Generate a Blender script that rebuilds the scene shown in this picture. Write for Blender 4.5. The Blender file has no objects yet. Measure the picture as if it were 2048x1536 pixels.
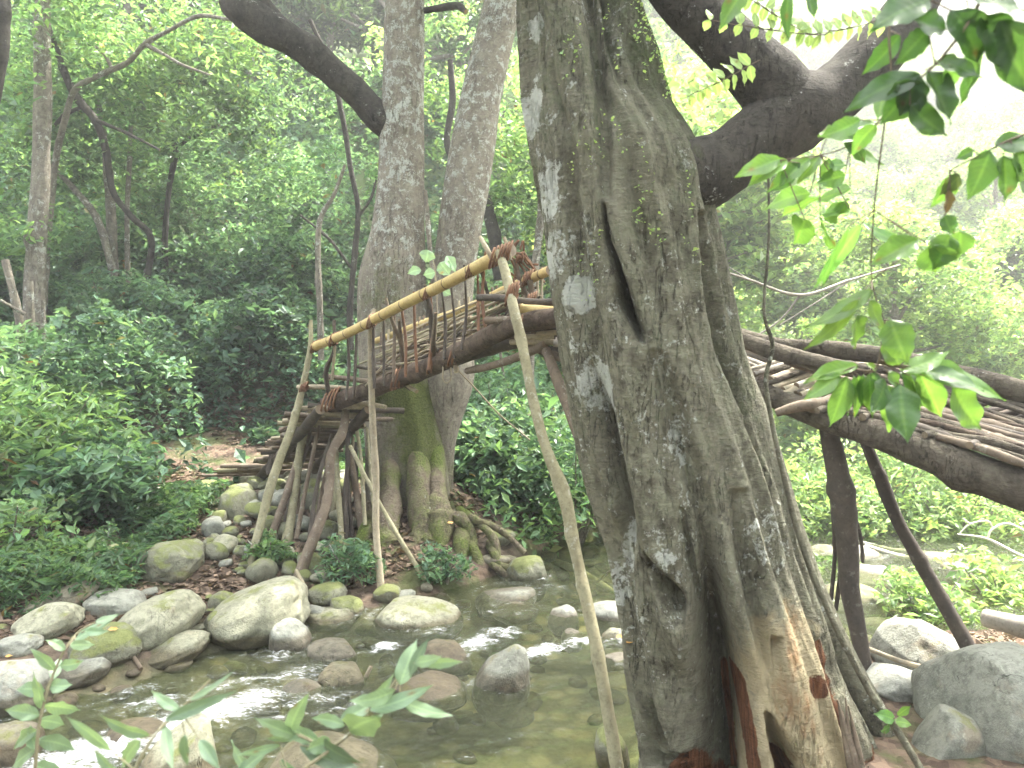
import bpy, bmesh, math, random
import numpy as np
from mathutils import Vector, Matrix

random.seed(7)
RNG = np.random.default_rng(7)
scn = bpy.context.scene
COL = scn.collection
R = math.radians

# ------------------------------------------------------------------ camera
CAM_Z = 1.8
PITCH = 2.43
FPX = 1600.0            # focal length in pixels of the 2048 px wide photograph
cam_d = bpy.data.cameras.new('camera')
cam = bpy.data.objects.new('camera', cam_d)
COL.objects.link(cam)
cam.location = (0, 0, CAM_Z)
cam.rotation_euler = (R(90 - PITCH), 0, 0)
cam_d.sensor_width = 36.0
cam_d.lens = 36.0 * FPX / 2048
cam_d.clip_start = 0.05
cam_d.clip_end = 2000
cam_d.dof.use_dof = True
cam_d.dof.focus_distance = 4.6
cam_d.dof.aperture_fstop = 5.0
scn.camera = cam

# ------------------------------------------------------------------ light
SUN_AZ, SUN_EL = 42.0, 64.0        # degrees right of the view direction, above the horizon
world = bpy.data.worlds.new('World')
scn.world = world
world.use_nodes = True
wn = world.node_tree.nodes
wl = world.node_tree.links
wn.clear()
sky = wn.new('ShaderNodeTexSky')
sky.sky_type = 'NISHITA'
sky.sun_disc = False
sky.sun_elevation = R(SUN_EL)
sky.sun_rotation = R(SUN_AZ)
sky.air_density = 1.0
sky.dust_density = 4.0
sky.ozone_density = 0.6
hs = wn.new('ShaderNodeHueSaturation')
hs.inputs['Saturation'].default_value = 0.45
bg = wn.new('ShaderNodeBackground')
bg.inputs['Strength'].default_value = 0.15
wo = wn.new('ShaderNodeOutputWorld')
wl.new(sky.outputs[0], hs.inputs['Color'])
wl.new(hs.outputs[0], bg.inputs['Color'])
wl.new(bg.outputs[0], wo.inputs['Surface'])
sun_d = bpy.data.lights.new('sun', 'SUN')
sun_d.energy = 5.0
sun_d.angle = R(2.0)
sun_d.color = (1.0, 0.95, 0.86)
sun = bpy.data.objects.new('sun', sun_d)
COL.objects.link(sun)
sdir = Vector((math.sin(R(SUN_AZ)) * math.cos(R(SUN_EL)), math.cos(R(SUN_AZ)) * math.cos(R(SUN_EL)), math.sin(R(SUN_EL))))
sun.rotation_euler = sdir.to_track_quat('Z', 'Y').to_euler()
sun.location = sdir * 60

scn.view_settings.view_transform = 'Standard'
scn.view_settings.look = 'None'
scn.view_settings.gamma = 1.0
scn.view_settings.use_curve_mapping = False
scn.view_settings.exposure = 3.8
scn.render.engine = 'CYCLES'
cy = scn.cycles
cy.max_bounces = 8
cy.diffuse_bounces = 6
cy.glossy_bounces = 2
cy.transmission_bounces = 4
cy.transparent_max_bounces = 10
cy.volume_bounces = 0
cy.volume_max_steps = 64
cy.caustics_reflective = False
cy.caustics_refractive = False
cy.use_denoising = True
cy.use_adaptive_sampling = True
cy.adaptive_threshold = 0.02

# ------------------------------------------------------------------ helpers
CP, SP = math.cos(R(PITCH)), math.sin(R(PITCH))
def P(px, py, Y):
    """world point at forward distance Y seen at photograph pixel (px, py)"""
    a = (px - 1024) / FPX
    b = (768 - py) / FPX
    d = np.array([a, CP + b * SP, b * CP - SP])
    t = Y / d[1]
    return np.array([d[0] * t, Y, CAM_Z + d[2] * t])

def hash3(i, j, k, s):
    h = (i * 374761393 + j * 668265263 + k * 2147483647 + s * 974634533).astype(np.int64)
    h = (h ^ (h >> 13)) * 1274126177
    h = h ^ (h >> 16)
    return (h & 0xFFFFFF).astype(np.float64) / float(0xFFFFFF)

def vnoise(p, seed=0):
    p = np.asarray(p, dtype=np.float64)
    f = np.floor(p)
    t = p - f
    t = t * t * (3 - 2 * t)
    i = f.astype(np.int64)
    r = 0
    for dx in (0, 1):
        wx = t[..., 0] if dx else 1 - t[..., 0]
        for dy in (0, 1):
            wy = t[..., 1] if dy else 1 - t[..., 1]
            for dz in (0, 1):
                wz = t[..., 2] if dz else 1 - t[..., 2]
                r = r + wx * wy * wz * hash3(i[..., 0] + dx, i[..., 1] + dy, i[..., 2] + dz, seed)
    return r            # 0..1

def fbm(p, octaves=4, seed=0, gain=0.5):
    a, s, tot = 1.0, 0.0, 0.0
    p = np.asarray(p, dtype=np.float64)
    for o in range(octaves):
        s = s + a * (vnoise(p, seed + o * 17) - 0.5)
        tot += a
        a *= gain
        p = p * 2.03 + 5.1
    return s / tot * 2   # about -1..1

def ss(a, b, x):
    t = np.clip((x - a) / (b - a), 0, 1)
    return t * t * (3 - 2 * t)

def mesh(name, V, F4=None, F3=None, smooth=True, attrs=None, mats=(), midx=None):
    V = np.asarray(V, dtype=np.float32)
    me = bpy.data.meshes.new(name)
    n4 = 0 if F4 is None else len(F4)
    n3 = 0 if F3 is None else len(F3)
    me.vertices.add(len(V))
    me.vertices.foreach_set('co', V.ravel())
    loops = []
    if n4: loops.append(np.asarray(F4, dtype=np.int32).ravel())
    if n3: loops.append(np.asarray(F3, dtype=np.int32).ravel())
    lp = np.concatenate(loops)
    me.loops.add(len(lp))
    me.loops.foreach_set('vertex_index', lp)
    me.polygons.add(n4 + n3)
    starts = np.concatenate([np.arange(n4) * 4, n4 * 4 + np.arange(n3) * 3]).astype(np.int32)
    me.polygons.foreach_set('loop_start', starts)
    me.polygons.foreach_set('use_smooth', np.full(n4 + n3, smooth, dtype=bool))
    for m in mats:
        me.materials.append(m)
    if midx is not None:
        me.polygons.foreach_set('material_index', np.asarray(midx, dtype=np.int32))
    me.update(calc_edges=True)
    me.validate()
    if attrs:
        for k, v in attrs.items():
            v = np.asarray(v, dtype=np.float32)
            at = me.color_attributes.new(k, 'FLOAT_COLOR', 'POINT')
            c = np.ones((len(V), 4), dtype=np.float32)
            c[:, :v.shape[1]] = v
            at.data.foreach_set('color', c.ravel())
    return me

def link(name, me, parent=None, origin=None):
    o = bpy.data.objects.new(name, me)
    COL.objects.link(o)
    if parent is not None:
        o.parent = parent
    return o

def tag(o, label=None, cat=None, group=None, kind=None):
    if label: o['label'] = label
    if cat: o['category'] = cat
    if group: o['group'] = group
    if kind: o['kind'] = kind
    return o

def empty(name, loc=(0, 0, 0)):
    o = bpy.data.objects.new(name, None)
    o.location = loc
    o.empty_display_size = 0.1
    COL.objects.link(o)
    return o

def shift(me, loc):
    n = len(me.vertices)
    co = np.empty(n * 3, dtype=np.float32)
    me.vertices.foreach_get('co', co)
    co = co.reshape(-1, 3) - np.array(loc, dtype=np.float32)
    me.vertices.foreach_set('co', co.ravel())
    me.update()
    return me

def spline(pts, n):
    """Catmull-Rom through pts (k, m) -> n samples"""
    pts = np.asarray(pts, dtype=float)
    k = len(pts)
    if k == 2:
        t = np.linspace(0, 1, n)[:, None]
        return pts[0] * (1 - t) + pts[1] * t
    ext = np.vstack([2 * pts[0] - pts[1], pts, 2 * pts[-1] - pts[-2]])
    d = np.linalg.norm(np.diff(pts[:, :3], axis=0), axis=1) + 1e-9
    cum = np.concatenate([[0], np.cumsum(d)])
    u = np.linspace(0, cum[-1], n)
    idx = np.clip(np.searchsorted(cum, u, side='right') - 1, 0, k - 2)
    t = ((u - cum[idx]) / d[idx])[:, None]
    p0, p1, p2, p3 = ext[idx], ext[idx + 1], ext[idx + 2], ext[idx + 3]
    return 0.5 * ((2 * p1) + (-p0 + p2) * t + (2 * p0 - 5 * p1 + 4 * p2 - p3) * t * t + (-p0 + 3 * p1 - 3 * p2 + p3) * t ** 3)

class MB:
    """collects quads and triangles into one mesh"""
    def __init__(s):
        s.V, s.F4, s.F3, s.C, s.n = [], [], [], [], 0
    def add(s, V, F4=None, F3=None, C=None):
        V = np.asarray(V, dtype=float)
        s.V.append(V)
        if F4 is not None and len(F4): s.F4.append(np.asarray(F4) + s.n)
        if F3 is not None and len(F3): s.F3.append(np.asarray(F3) + s.n)
        if C is None: C = np.ones((len(V), 4)) * 0.5
        C = np.asarray(C, dtype=float)
        if C.ndim == 1: C = np.tile(C, (len(V), 1))
        s.C.append(C)
        s.n += len(V)
        return s
    def mesh(s, name, mat, smooth=True):
        return mesh(name, np.vstack(s.V), np.vstack(s.F4) if s.F4 else None, np.vstack(s.F3) if s.F3 else None, smooth, {'Col': np.vstack(s.C)}, [mat] if mat else [])
    def build(s, name, mat, parent=None, smooth=True, origin=None):
        me = s.mesh(name, mat, smooth)
        if origin is not None: shift(me, origin)
        return link(name, me, parent)

def tube_arrays(pts, rad, seg=10, rough=0.0, seed=0, flute=0.0, nflute=5, step=None, caps=True, knots=0, freq=6.0):
    """pts: (k,3) control points, rad: radius per control point"""
    pts = np.asarray(pts, dtype=float)
    rad = np.broadcast_to(np.asarray(rad, dtype=float), (len(pts),)) if np.ndim(rad) == 0 else np.asarray(rad, dtype=float)
    L = np.sum(np.linalg.norm(np.diff(pts, axis=0), axis=1))
    if step is None: step = max(0.02, float(np.mean(rad)) * 0.9)
    n = int(max(4, min(400, L / step)))
    q = spline(np.hstack([pts, rad[:, None]]), n)
    c, r = q[:, :3], np.maximum(q[:, 3], 0.0008)
    T = np.gradient(c, axis=0)
    T /= np.linalg.norm(T, axis=1)[:, None] + 1e-9
    up = np.array([0, 0, 1.0]) if abs(T[0][2]) < 0.9 else np.array([0, 1.0, 0])
    N = np.zeros_like(T)
    N[0] = np.cross(T[0], up); N[0] /= np.linalg.norm(N[0])
    for i in range(1, n):
        v = N[i - 1] - T[i] * np.dot(N[i - 1], T[i])
        N[i] = v / (np.linalg.norm(v) + 1e-9)
    B = np.cross(T, N)
    th = np.linspace(0, 2 * np.pi, seg, endpoint=False)
    rr = r[:, None] * np.ones(seg)[None, :]
    if flute:
        ph = seed * 1.7 + np.linspace(0, L * 0.5, n)[:, None]
        rr = rr * (1 + flute * np.cos(nflute * th[None, :] + ph))
    D = np.cos(th)[None, :, None] * N[:, None, :] + np.sin(th)[None, :, None] * B[:, None, :]
    if rough:
        q3 = (c[:, None, :] + D * r[:, None, None]) * freq
        q3 = q3 * np.array([1, 1, 0.5])
        rr = rr * (1 + rough * fbm(q3 + seed * 3.3, 3, seed))
    if knots:
        rs = np.random.default_rng(seed + 99)
        for _ in range(knots):
            kz = rs.uniform(0.05, 0.95) * n
            rr *= 1 + 0.28 * np.exp(-((np.arange(n) - kz) / max(1.2, n * 0.012)) ** 2)[:, None] * (0.5 + 0.5 * np.cos(th - rs.uniform(0, 6.28)))[None, :]
    V = (c[:, None, :] + D * rr[:, :, None]).reshape(-1, 3)
    i = np.arange(n - 1)[:, None]; j = np.arange(seg)[None, :]; jn = (j + 1) % seg
    F4 = np.stack([i * seg + j, i * seg + jn, (i + 1) * seg + jn, (i + 1) * seg + j], -1).reshape(-1, 4)
    F3 = None
    n0 = len(V)
    if caps:        # cut ends: own vertices, so that the edge stays sharp, and bare wood
        e0, e1 = V[:seg], V[n0 - seg:n0]
        k0 = c[0] + (e0 - c[0]) * .55 - T[0] * r[0] * .05; k1 = c[-1] + (e1 - c[-1]) * .55 + T[-1] * r[-1] * .05
        V = np.vstack([V, e0, k0, c[0] - T[0] * r[0] * .04, e1, k1, c[-1] + T[-1] * r[-1] * .04])
        jj = np.arange(seg); jjn = (jj + 1) % seg
        A = n0; B_ = n0 + 2 * seg + 1
        F4 = np.vstack([F4, np.stack([A + jj, A + seg + jj, A + seg + jjn, A + jjn], -1)[:, ::-1] * 1, np.stack([B_ + jj, B_ + seg + jj, B_ + seg + jjn, B_ + jjn], -1)])
        F3 = np.vstack([np.stack([np.full(seg, A + 2 * seg), A + seg + jj, A + seg + jjn], -1), np.stack([np.full(seg, B_ + 2 * seg), B_ + seg + jjn, B_ + seg + jj], -1)])
    C = np.zeros((len(V), 4)); C[:, 3] = 1
    if caps: C[n0:, 1] = 1.0
    return V, F4, F3, C

def tube(mb, pts, rad, **k):
    V, F4, F3, C = tube_arrays(pts, rad, **k)
    mb.add(V, F4, F3, C)
    return mb

# ------------------------------------------------------------------ materials
def newmat(name):
    m = bpy.data.materials.new(name)
    m.use_nodes = True
    nt = m.node_tree
    nt.nodes.clear()
    return m, nt.nodes, nt.links

def ramp(N, stops, interp='LINEAR'):
    r = N.new('ShaderNodeValToRGB')
    r.color_ramp.interpolation = interp
    e = r.color_ramp.elements
    while len(e) < len(stops): e.new(0.5)
    for k, (p, c) in enumerate(stops):
        e[k].position = p
        e[k].color = (*c, 1) if len(c) == 3 else c
    return r

def noise(N, L, vec, scale, detail=6, rough=0.6, dist=0.0):
    n = N.new('ShaderNodeTexNoise')
    n.inputs['Scale'].default_value = scale
    n.inputs['Detail'].default_value = detail
    n.inputs['Roughness'].default_value = rough
    n.inputs['Distortion'].default_value = dist
    if vec is not None: L.new(vec, n.inputs['Vector'])
    return n

def mapping(N, L, src, scale):
    m = N.new('ShaderNodeMapping')
    m.inputs['Scale'].default_value = scale
    L.new(src, m.inputs['Vector'])
    return m.outputs[0]

def mixc(N, L, fac, a, b, mode='MIX'):
    m = N.new('ShaderNodeMix')
    m.data_type = 'RGBA'
    m.blend_type = mode
    for sock, v in ((m.inputs[0], fac), (m.inputs[6], a), (m.inputs[7], b)):
        if hasattr(v, 'is_output') or hasattr(v, 'links'):
            L.new(v, sock)
        elif isinstance(v, (int, float)):
            sock.default_value = v
        else:
            sock.default_value = (*v, 1)
    return m.outputs[2]

def mathn(N, L, op, a, b=None, clamp=False):
    m = N.new('ShaderNodeMath')
    m.operation = op
    m.use_clamp = clamp
    for sock, v in ((m.inputs[0], a), (m.inputs[1], b)):
        if v is None: continue
        if hasattr(v, 'links'): L.new(v, sock)
        else: sock.default_value = v
    return m.outputs[0]

def finish(N, L, col, rough=0.85, bump=None, strength=0.4, dist=0.01, spec=0.25, shader=None):
    out = N.new('ShaderNodeOutputMaterial')
    p = N.new('ShaderNodeBsdfPrincipled')
    if hasattr(col, 'links'): L.new(col, p.inputs['Base Color'])
    else: p.inputs['Base Color'].default_value = (*col, 1)
    if hasattr(rough, 'links'): L.new(rough, p.inputs['Roughness'])
    else: p.inputs['Roughness'].default_value = rough
    p.inputs['Specular IOR Level'].default_value = spec
    if bump is not None:
        b = N.new('ShaderNodeBump')
        b.inputs['Strength'].default_value = strength
        b.inputs['Distance'].default_value = dist
        L.new(bump, b.inputs['Height'])
        L.new(b.outputs[0], p.inputs['Normal'])
    L.new(p.outputs[0], out.inputs['Surface'])
    return p

def mat_leaf(name, base, yellow, trans=0.45, rough=0.45, spec=0.35, gloss=1.0):
    """Col.r: brightness, Col.g: how yellow, Col.b: how brown the leaf is"""
    m, N, L = newmat(name)
    at = N.new('ShaderNodeAttribute'); at.attribute_name = 'Col'
    sp = N.new('ShaderNodeSeparateColor'); L.new(at.outputs['Color'], sp.inputs[0])
    c = mixc(N, L, sp.outputs[1], base, yellow)
    c = mixc(N, L, sp.outputs[2], c, (0.16, 0.09, 0.04))
    br = N.new('ShaderNodeVectorMath'); br.operation = 'SCALE'
    L.new(c, br.inputs[0]); L.new(mathn(N, L, 'MULTIPLY', sp.outputs[0], 2.0), br.inputs['Scale'])
    c = br.outputs[0]
    out = N.new('ShaderNodeOutputMaterial')
    p = N.new('ShaderNodeBsdfPrincipled')
    p.inputs['Roughness'].default_value = rough
    p.inputs['Specular IOR Level'].default_value = spec
    L.new(c, p.inputs['Base Color'])
    t = N.new('ShaderNodeBsdfTranslucent')
    tc = mixc(N, L, 1.0, c, (1.3, 1.32, 0.75), 'MULTIPLY')
    L.new(tc, t.inputs['Color'])
    mx = N.new('ShaderNodeMixShader'); mx.inputs[0].default_value = trans
    L.new(p.outputs[0], mx.inputs[1]); L.new(t.outputs[0], mx.inputs[2])
    L.new(mx.outputs[0], out.inputs['Surface'])
    return m

def mat_bark(name, dark, light, lichen=0.5, moss=(0.07, 0.10, 0.025), lichen_scale=9.0, wood=(0.36, 0.305, 0.195), rot=(0.10, 0.042, 0.022), zs=0.35, bumpd=0.012, lcol=(0.50, 0.52, 0.47)):
    """Col.r: moss cover, Col.g: bare wood, Col.b: reddish rotten wood, Col.a-1: white lichen"""
    m, N, L = newmat(name)
    tc = N.new('ShaderNodeTexCoord')
    obj = tc.outputs['Object']
    at = N.new('ShaderNodeAttribute'); at.attribute_name = 'Col'
    sp = N.new('ShaderNodeSeparateColor'); L.new(at.outputs['Color'], sp.inputs[0])
    st = mapping(N, L, obj, (1, 1, zs))
    hz = mapping(N, L, obj, (1, 1, 3.2))
    n1 = noise(N, L, st, 7, 8, 0.65)
    n2 = noise(N, L, hz, 22, 6, 0.7)
    n3 = noise(N, L, obj, lichen_scale, 6, 0.72, 0.4)
    n4 = noise(N, L, obj, 2.2, 5, 0.6)
    n5 = noise(N, L, obj, 70, 4, 0.7)
    base = mixc(N, L, ramp_f(N, L, n1.outputs[0], 0.3, 0.7), dark, light)
    base = mixc(N, L, mathn(N, L, 'MULTIPLY', ramp_f(N, L, n2.outputs[0], 0.52, 0.7), 0.55), base, tuple(x * 0.45 for x in dark))
    base = mixc(N, L, mathn(N, L, 'MULTIPLY', ramp_f(N, L, n5.outputs[0], 0.5, 0.75), 0.35), base, tuple(min(1, x * 1.5) for x in light))
    nm_ = noise(N, L, obj, 15, 9, 0.7, 0.8)
    base = mixc(N, L, mathn(N, L, 'MULTIPLY', ramp_f(N, L, nm_.outputs[0], 0.48, 0.62), 0.5), base, (light[0] * 1.25, light[1] * 1.35, light[2] * 1.3))
    base = mixc(N, L, mathn(N, L, 'MULTIPLY', ramp_f(N, L, nm_.outputs[0], 0.46, 0.34), 0.4), base, tuple(x * 0.4 for x in dark))
    nk = noise(N, L, mapping(N, L, obj, (1, 1, 0.16)), 26, 5, 0.6, 1.0)
    crk = mathn(N, L, 'ABSOLUTE', mathn(N, L, 'SUBTRACT', nk.outputs[0], 0.5))
    crk = mathn(N, L, 'MULTIPLY', ramp_f(N, L, crk, 0.016, 0.0), ramp_f(N, L, n4.outputs[0], 0.42, 0.55))
    base = mixc(N, L, mathn(N, L, 'MULTIPLY', crk, 0.75), base, tuple(x * 0.3 for x in dark))
    # lichen speckle and blotches
    la = mathn(N, L, 'SUBTRACT', at.outputs['Alpha'], 1.0)
    lt = mathn(N, L, 'ADD', n3.outputs[0], mathn(N, L, 'MULTIPLY', mathn(N, L, 'SUBTRACT', n4.outputs[0], 0.5), 0.35))
    lt = mathn(N, L, 'ADD', lt, mathn(N, L, 'MULTIPLY', la, 0.35))
    lt = mathn(N, L, 'ADD', lt, mathn(N, L, 'MULTIPLY', mathn(N, L, 'SUBTRACT', n5.outputs[0], 0.5), 0.42))
    lf = mathn(N, L, 'MULTIPLY', ramp_f(N, L, lt, 0.72 - lichen * 0.2, 0.79 - lichen * 0.2), 0.7)
    base = mixc(N, L, lf, base, lcol)
    # moss
    mf = mathn(N, L, 'ADD', mathn(N, L, 'MULTIPLY', sp.outputs[0], 1.25), mathn(N, L, 'MULTIPLY', mathn(N, L, 'SUBTRACT', n1.outputs[0], 0.62), 1.6))
    mf = mathn(N, L, 'ADD', mf, mathn(N, L, 'MULTIPLY', mathn(N, L, 'SUBTRACT', nm_.outputs[0], 0.5), 1.8))
    mf = ramp_f(N, L, mf, 0.15, 0.85)
    mcol = mixc(N, L, ramp_f(N, L, n5.outputs[0], 0.35, 0.7), tuple(x * 0.6 for x in moss), tuple(x * 1.5 for x in moss))
    base = mixc(N, L, mf, base, mcol)
    # bare wood and rot
    fib = noise(N, L, mapping(N, L, obj, (1, 1, 0.06)), 45, 6, 0.7)
    wcol = mixc(N, L, ramp_f(N, L, n4.outputs[0], 0.35, 0.65), tuple(x * 0.75 for x in wood), tuple(min(1, x * 1.25) for x in wood))
    wcol = mixc(N, L, mathn(N, L, 'MULTIPLY', ramp_f(N, L, n3.outputs[0], 0.5, 0.68), 0.5), wcol, (0.15, 0.13, 0.06))
    wcol = mixc(N, L, mathn(N, L, 'MULTIPLY', ramp_f(N, L, n1.outputs[0], 0.54, 0.66), 0.7), wcol, (0.27, 0.135, 0.06))
    wf = ramp_f(N, L, mathn(N, L, 'ADD', sp.outputs[1], mathn(N, L, 'MULTIPLY', mathn(N, L, 'SUBTRACT', n3.outputs[0], 0.5), 1.3)), 0.32, 0.62)
    base = mixc(N, L, wf, base, wcol)
    rcol = mixc(N, L, ramp_f(N, L, fib.outputs[0], 0.35, 0.68), tuple(x * 0.35 for x in rot), (rot[0] * 2.1, rot[1] * 2.2, rot[2] * 2.0))
    rf = ramp_f(N, L, mathn(N, L, 'ADD', sp.outputs[2], mathn(N, L, 'MULTIPLY', mathn(N, L, 'SUBTRACT', n3.outputs[0], 0.5), 1.1)), 0.42, 0.54)
    base = mixc(N, L, rf, base, rcol)
    h = mathn(N, L, 'ADD', mathn(N, L, 'MULTIPLY', n1.outputs[0], 0.6), mathn(N, L, 'MULTIPLY', n2.outputs[0], 0.7))
    h = mathn(N, L, 'SUBTRACT', h, mathn(N, L, 'MULTIPLY', crk, 0.6))
    h = mathn(N, L, 'ADD', h, mathn(N, L, 'MULTIPLY', lf, 0.12))
    h = mathn(N, L, 'ADD', h, mathn(N, L, 'MULTIPLY', n5.outputs[0], 0.3))
    h = mathn(N, L, 'ADD', h, mathn(N, L, 'MULTIPLY', mf, mathn(N, L, 'MULTIPLY', n5.outputs[0], 0.6)))
    finish(N, L, base, 0.9, h, 1.0, bumpd * 1.8, 0.15)
    return m

def ramp_f(N, L, src, a, b):
    r = N.new('ShaderNodeMapRange')
    r.inputs['From Min'].default_value = a
    r.inputs['From Max'].default_value = b
    r.clamp = True
    if b < a:
        r.inputs['From Min'].default_value = b; r.inputs['From Max'].default_value = a
        r.inputs['To Min'].default_value = 1; r.inputs['To Max'].default_value = 0
    L.new(src, r.inputs['Value'])
    return r.outputs[0]

def mat_rock(name, a, b, moss=0.3, wet=True, stain=(0.30, 0.20, 0.12), stain_amt=0.3):
    m, N, L = newmat(name)
    tc = N.new('ShaderNodeTexCoord'); obj = tc.outputs['Object']
    geo = N.new('ShaderNodeNewGeometry')
    oi = N.new('ShaderNodeObjectInfo')
    add = N.new('ShaderNodeVectorMath'); add.operation = 'ADD'
    L.new(obj, add.inputs[0])
    sc = N.new('ShaderNodeVectorMath'); sc.operation = 'SCALE'; sc.inputs[0].default_value = (13, 7, 19)
    L.new(oi.outputs['Random'], sc.inputs['Scale']); L.new(sc.outputs[0], add.inputs[1])
    v = add.outputs[0]
    n1 = noise(N, L, v, 3.5, 6, 0.6, 0.3)
    n2 = noise(N, L, v, 26, 8, 0.72)
    n3 = noise(N, L, v, 110, 4, 0.7)
    n4 = noise(N, L, v, 6, 6, 0.65)
    c = mixc(N, L, ramp_f(N, L, n1.outputs[0], 0.35, 0.65), a, b)
    c = mixc(N, L, mathn(N, L, 'MULTIPLY', ramp_f(N, L, n2.outputs[0], 0.46, 0.66), 0.65), c, tuple(x * 0.4 for x in a))
    c = mixc(N, L, mathn(N, L, 'MULTIPLY', ramp_f(N, L, n3.outputs[0], 0.55, 0.7), 0.3), c, tuple(min(1, x * 1.5) for x in b))
    c = mixc(N, L, mathn(N, L, 'MULTIPLY', ramp_f(N, L, n4.outputs[0], 0.56, 0.66), stain_amt), c, stain)
    nc = noise(N, L, v, 5, 4, 0.55, 1.2)
    ck = mathn(N, L, 'ABSOLUTE', mathn(N, L, 'SUBTRACT', nc.outputs[0], 0.5))
    ck = mathn(N, L, 'MULTIPLY', ramp_f(N, L, ck, 0.010, 0.0), ramp_f(N, L, n1.outputs[0], 0.5, 0.58))
    c = mixc(N, L, mathn(N, L, 'MULTIPLY', ck, 0.6), c, tuple(x * 0.3 for x in a))
    n7 = noise(N, L, v, 17, 7, 0.75, 0.5)
    c = mixc(N, L, mathn(N, L, 'MULTIPLY', ramp_f(N, L, n7.outputs[0], 0.58, 0.64), 0.5), c, tuple(min(.55, x * 1.35) for x in b))
    # moss grows on the upward faces
    sep = N.new('ShaderNodeSeparateXYZ'); L.new(geo.outputs['Normal'], sep.inputs[0])
    up = ramp_f(N, L, sep.outputs[2], 0.0, 0.9)
    mf = ramp_f(N, L, mathn(N, L, 'ADD', mathn(N, L, 'MULTIPLY', up, 0.25), n4.outputs[0]), 0.93 - moss * 0.5, 1.02 - moss * 0.45)
    mc = mixc(N, L, n3.outputs[0], (0.05, 0.07, 0.015), (0.20, 0.22, 0.06))
    c = mixc(N, L, mathn(N, L, 'MULTIPLY', mf, 0.8), c, mc)
    rough = 0.8
    if wet:
        sz = N.new('ShaderNodeSeparateXYZ'); L.new(geo.outputs['Position'], sz.inputs[0])
        zz = mathn(N, L, 'ADD', sz.outputs[2], mathn(N, L, 'MULTIPLY', n4.outputs[0], 0.05))
        wf = mathn(N, L, 'SUBTRACT', 1.0, ramp_f(N, L, zz, 0.085, 0.115))
        wc = mixc(N, L, 1.0, c, (0.50, 0.44, 0.38), 'MULTIPLY')
        c = mixc(N, L, wf, c, wc)
        rough = ramp_f(N, L, zz, -0.05, 0.12)
        rough = mathn(N, L, 'ADD', 0.25, mathn(N, L, 'MULTIPLY', rough, 0.55))
    h = mathn(N, L, 'ADD', n2.outputs[0], mathn(N, L, 'MULTIPLY', n3.outputs[0], 0.35))
    h = mathn(N, L, 'SUBTRACT', h, mathn(N, L, 'MULTIPLY', ck, 0.8))
    finish(N, L, c, rough, h, 0.7, 0.022, 0.3)
    return m

def mat_stick(name, a, b, bark_speck=0.5, ring=False):
    m, N, L = newmat(name)
    tc = N.new('ShaderNodeTexCoord'); obj = tc.outputs['Object']
    at = N.new('ShaderNodeAttribute'); at.attribute_name = 'Col'
    sp = N.new('ShaderNodeSeparateColor'); L.new(at.outputs['Color'], sp.inputs[0])
    n1 = noise(N, L, obj, 9, 6, 0.65)
    n2 = noise(N, L, obj, 60, 5, 0.7)
    n3 = noise(N, L, obj, 24, 5, 0.7)
    c = mixc(N, L, ramp_f(N, L, n1.outputs[0], 0.32, 0.68), a, b)
    c = mixc(N, L, mathn(N, L, 'MULTIPLY', ramp_f(N, L, n2.outputs[0], 0.5, 0.7), 0.5), c, tuple(x * 0.4 for x in a))
    c = mixc(N, L, mathn(N, L, 'MULTIPLY', ramp_f(N, L, n3.outputs[0], 0.58, 0.66), bark_speck), c, (0.36, 0.36, 0.30))
    c = mixc(N, L, ramp_f(N, L, sp.outputs[1], 0.3, 0.8), c, (0.16, 0.12, 0.08))
    if ring:
        c = mixc(N, L, ramp_f(N, L, sp.outputs[0], 0.3, 0.8), c, (0.10, 0.06, 0.03))
    finish(N, L, c, 0.8 if not ring else 0.5, n2.outputs[0], 0.5, 0.004, 0.25)
    return m

M = {}
M['leaf_mid'] = mat_leaf('leaf_mid_green', (0.085, 0.165, 0.09), (0.19, 0.27, 0.10), 0.5)
M['leaf_cool'] = mat_leaf('leaf_bluish_green', (0.10, 0.185, 0.125), (0.18, 0.26, 0.12), 0.5)
M['leaf_bright'] = mat_leaf('leaf_yellow_green', (0.14, 0.24, 0.105), (0.30, 0.37, 0.14), 0.5)
M['leaf_near'] = mat_leaf('leaf_foreground', (0.07, 0.165, 0.045), (0.15, 0.24, 0.05), 0.5, 0.35, 0.6)
M['leaf_willow'] = mat_leaf('leaf_narrow_pale', (0.16, 0.235, 0.165), (0.20, 0.28, 0.14), 0.35, 0.45, 0.5)
M['leaf_dead'] = mat_leaf('leaf_dead_brown', (0.14, 0.10, 0.072), (0.23, 0.175, 0.13), 0.1, 0.8, 0.1)
M['leaf_orange'] = mat_leaf('leaf_fallen_orange', (0.45, 0.2, 0.05), (0.5, 0.28, 0.06), 0.2)
M['bark_big'] = mat_bark('bark_fluted_tree', (0.085, 0.080, 0.056), (0.20, 0.19, 0.14), 0.52, (0.06, 0.072, 0.034), 17)
M['bark_twin'] = mat_bark('bark_twin_tree', (0.145, 0.125, 0.10), (0.26, 0.23, 0.185), 0.62, (0.085, 0.10, 0.03), 14, zs=0.6)
M['bark_dark'] = mat_bark('bark_dark_limb', (0.028, 0.026, 0.024), (0.075, 0.066, 0.055), 0.4, (0.06, 0.08, 0.025), 8)
M['bark_grey'] = mat_bark('bark_grey_sapling', (0.12, 0.105, 0.085), (0.24, 0.21, 0.17), 0.8, (0.08, 0.11, 0.03), 12)
M['bark_log'] = mat_bark('bark_weathered_log', (0.045, 0.038, 0.030), (0.125, 0.105, 0.080), 0.2, (0.08, 0.09, 0.03), 12, wood=(0.17, 0.135, 0.095))
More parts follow.
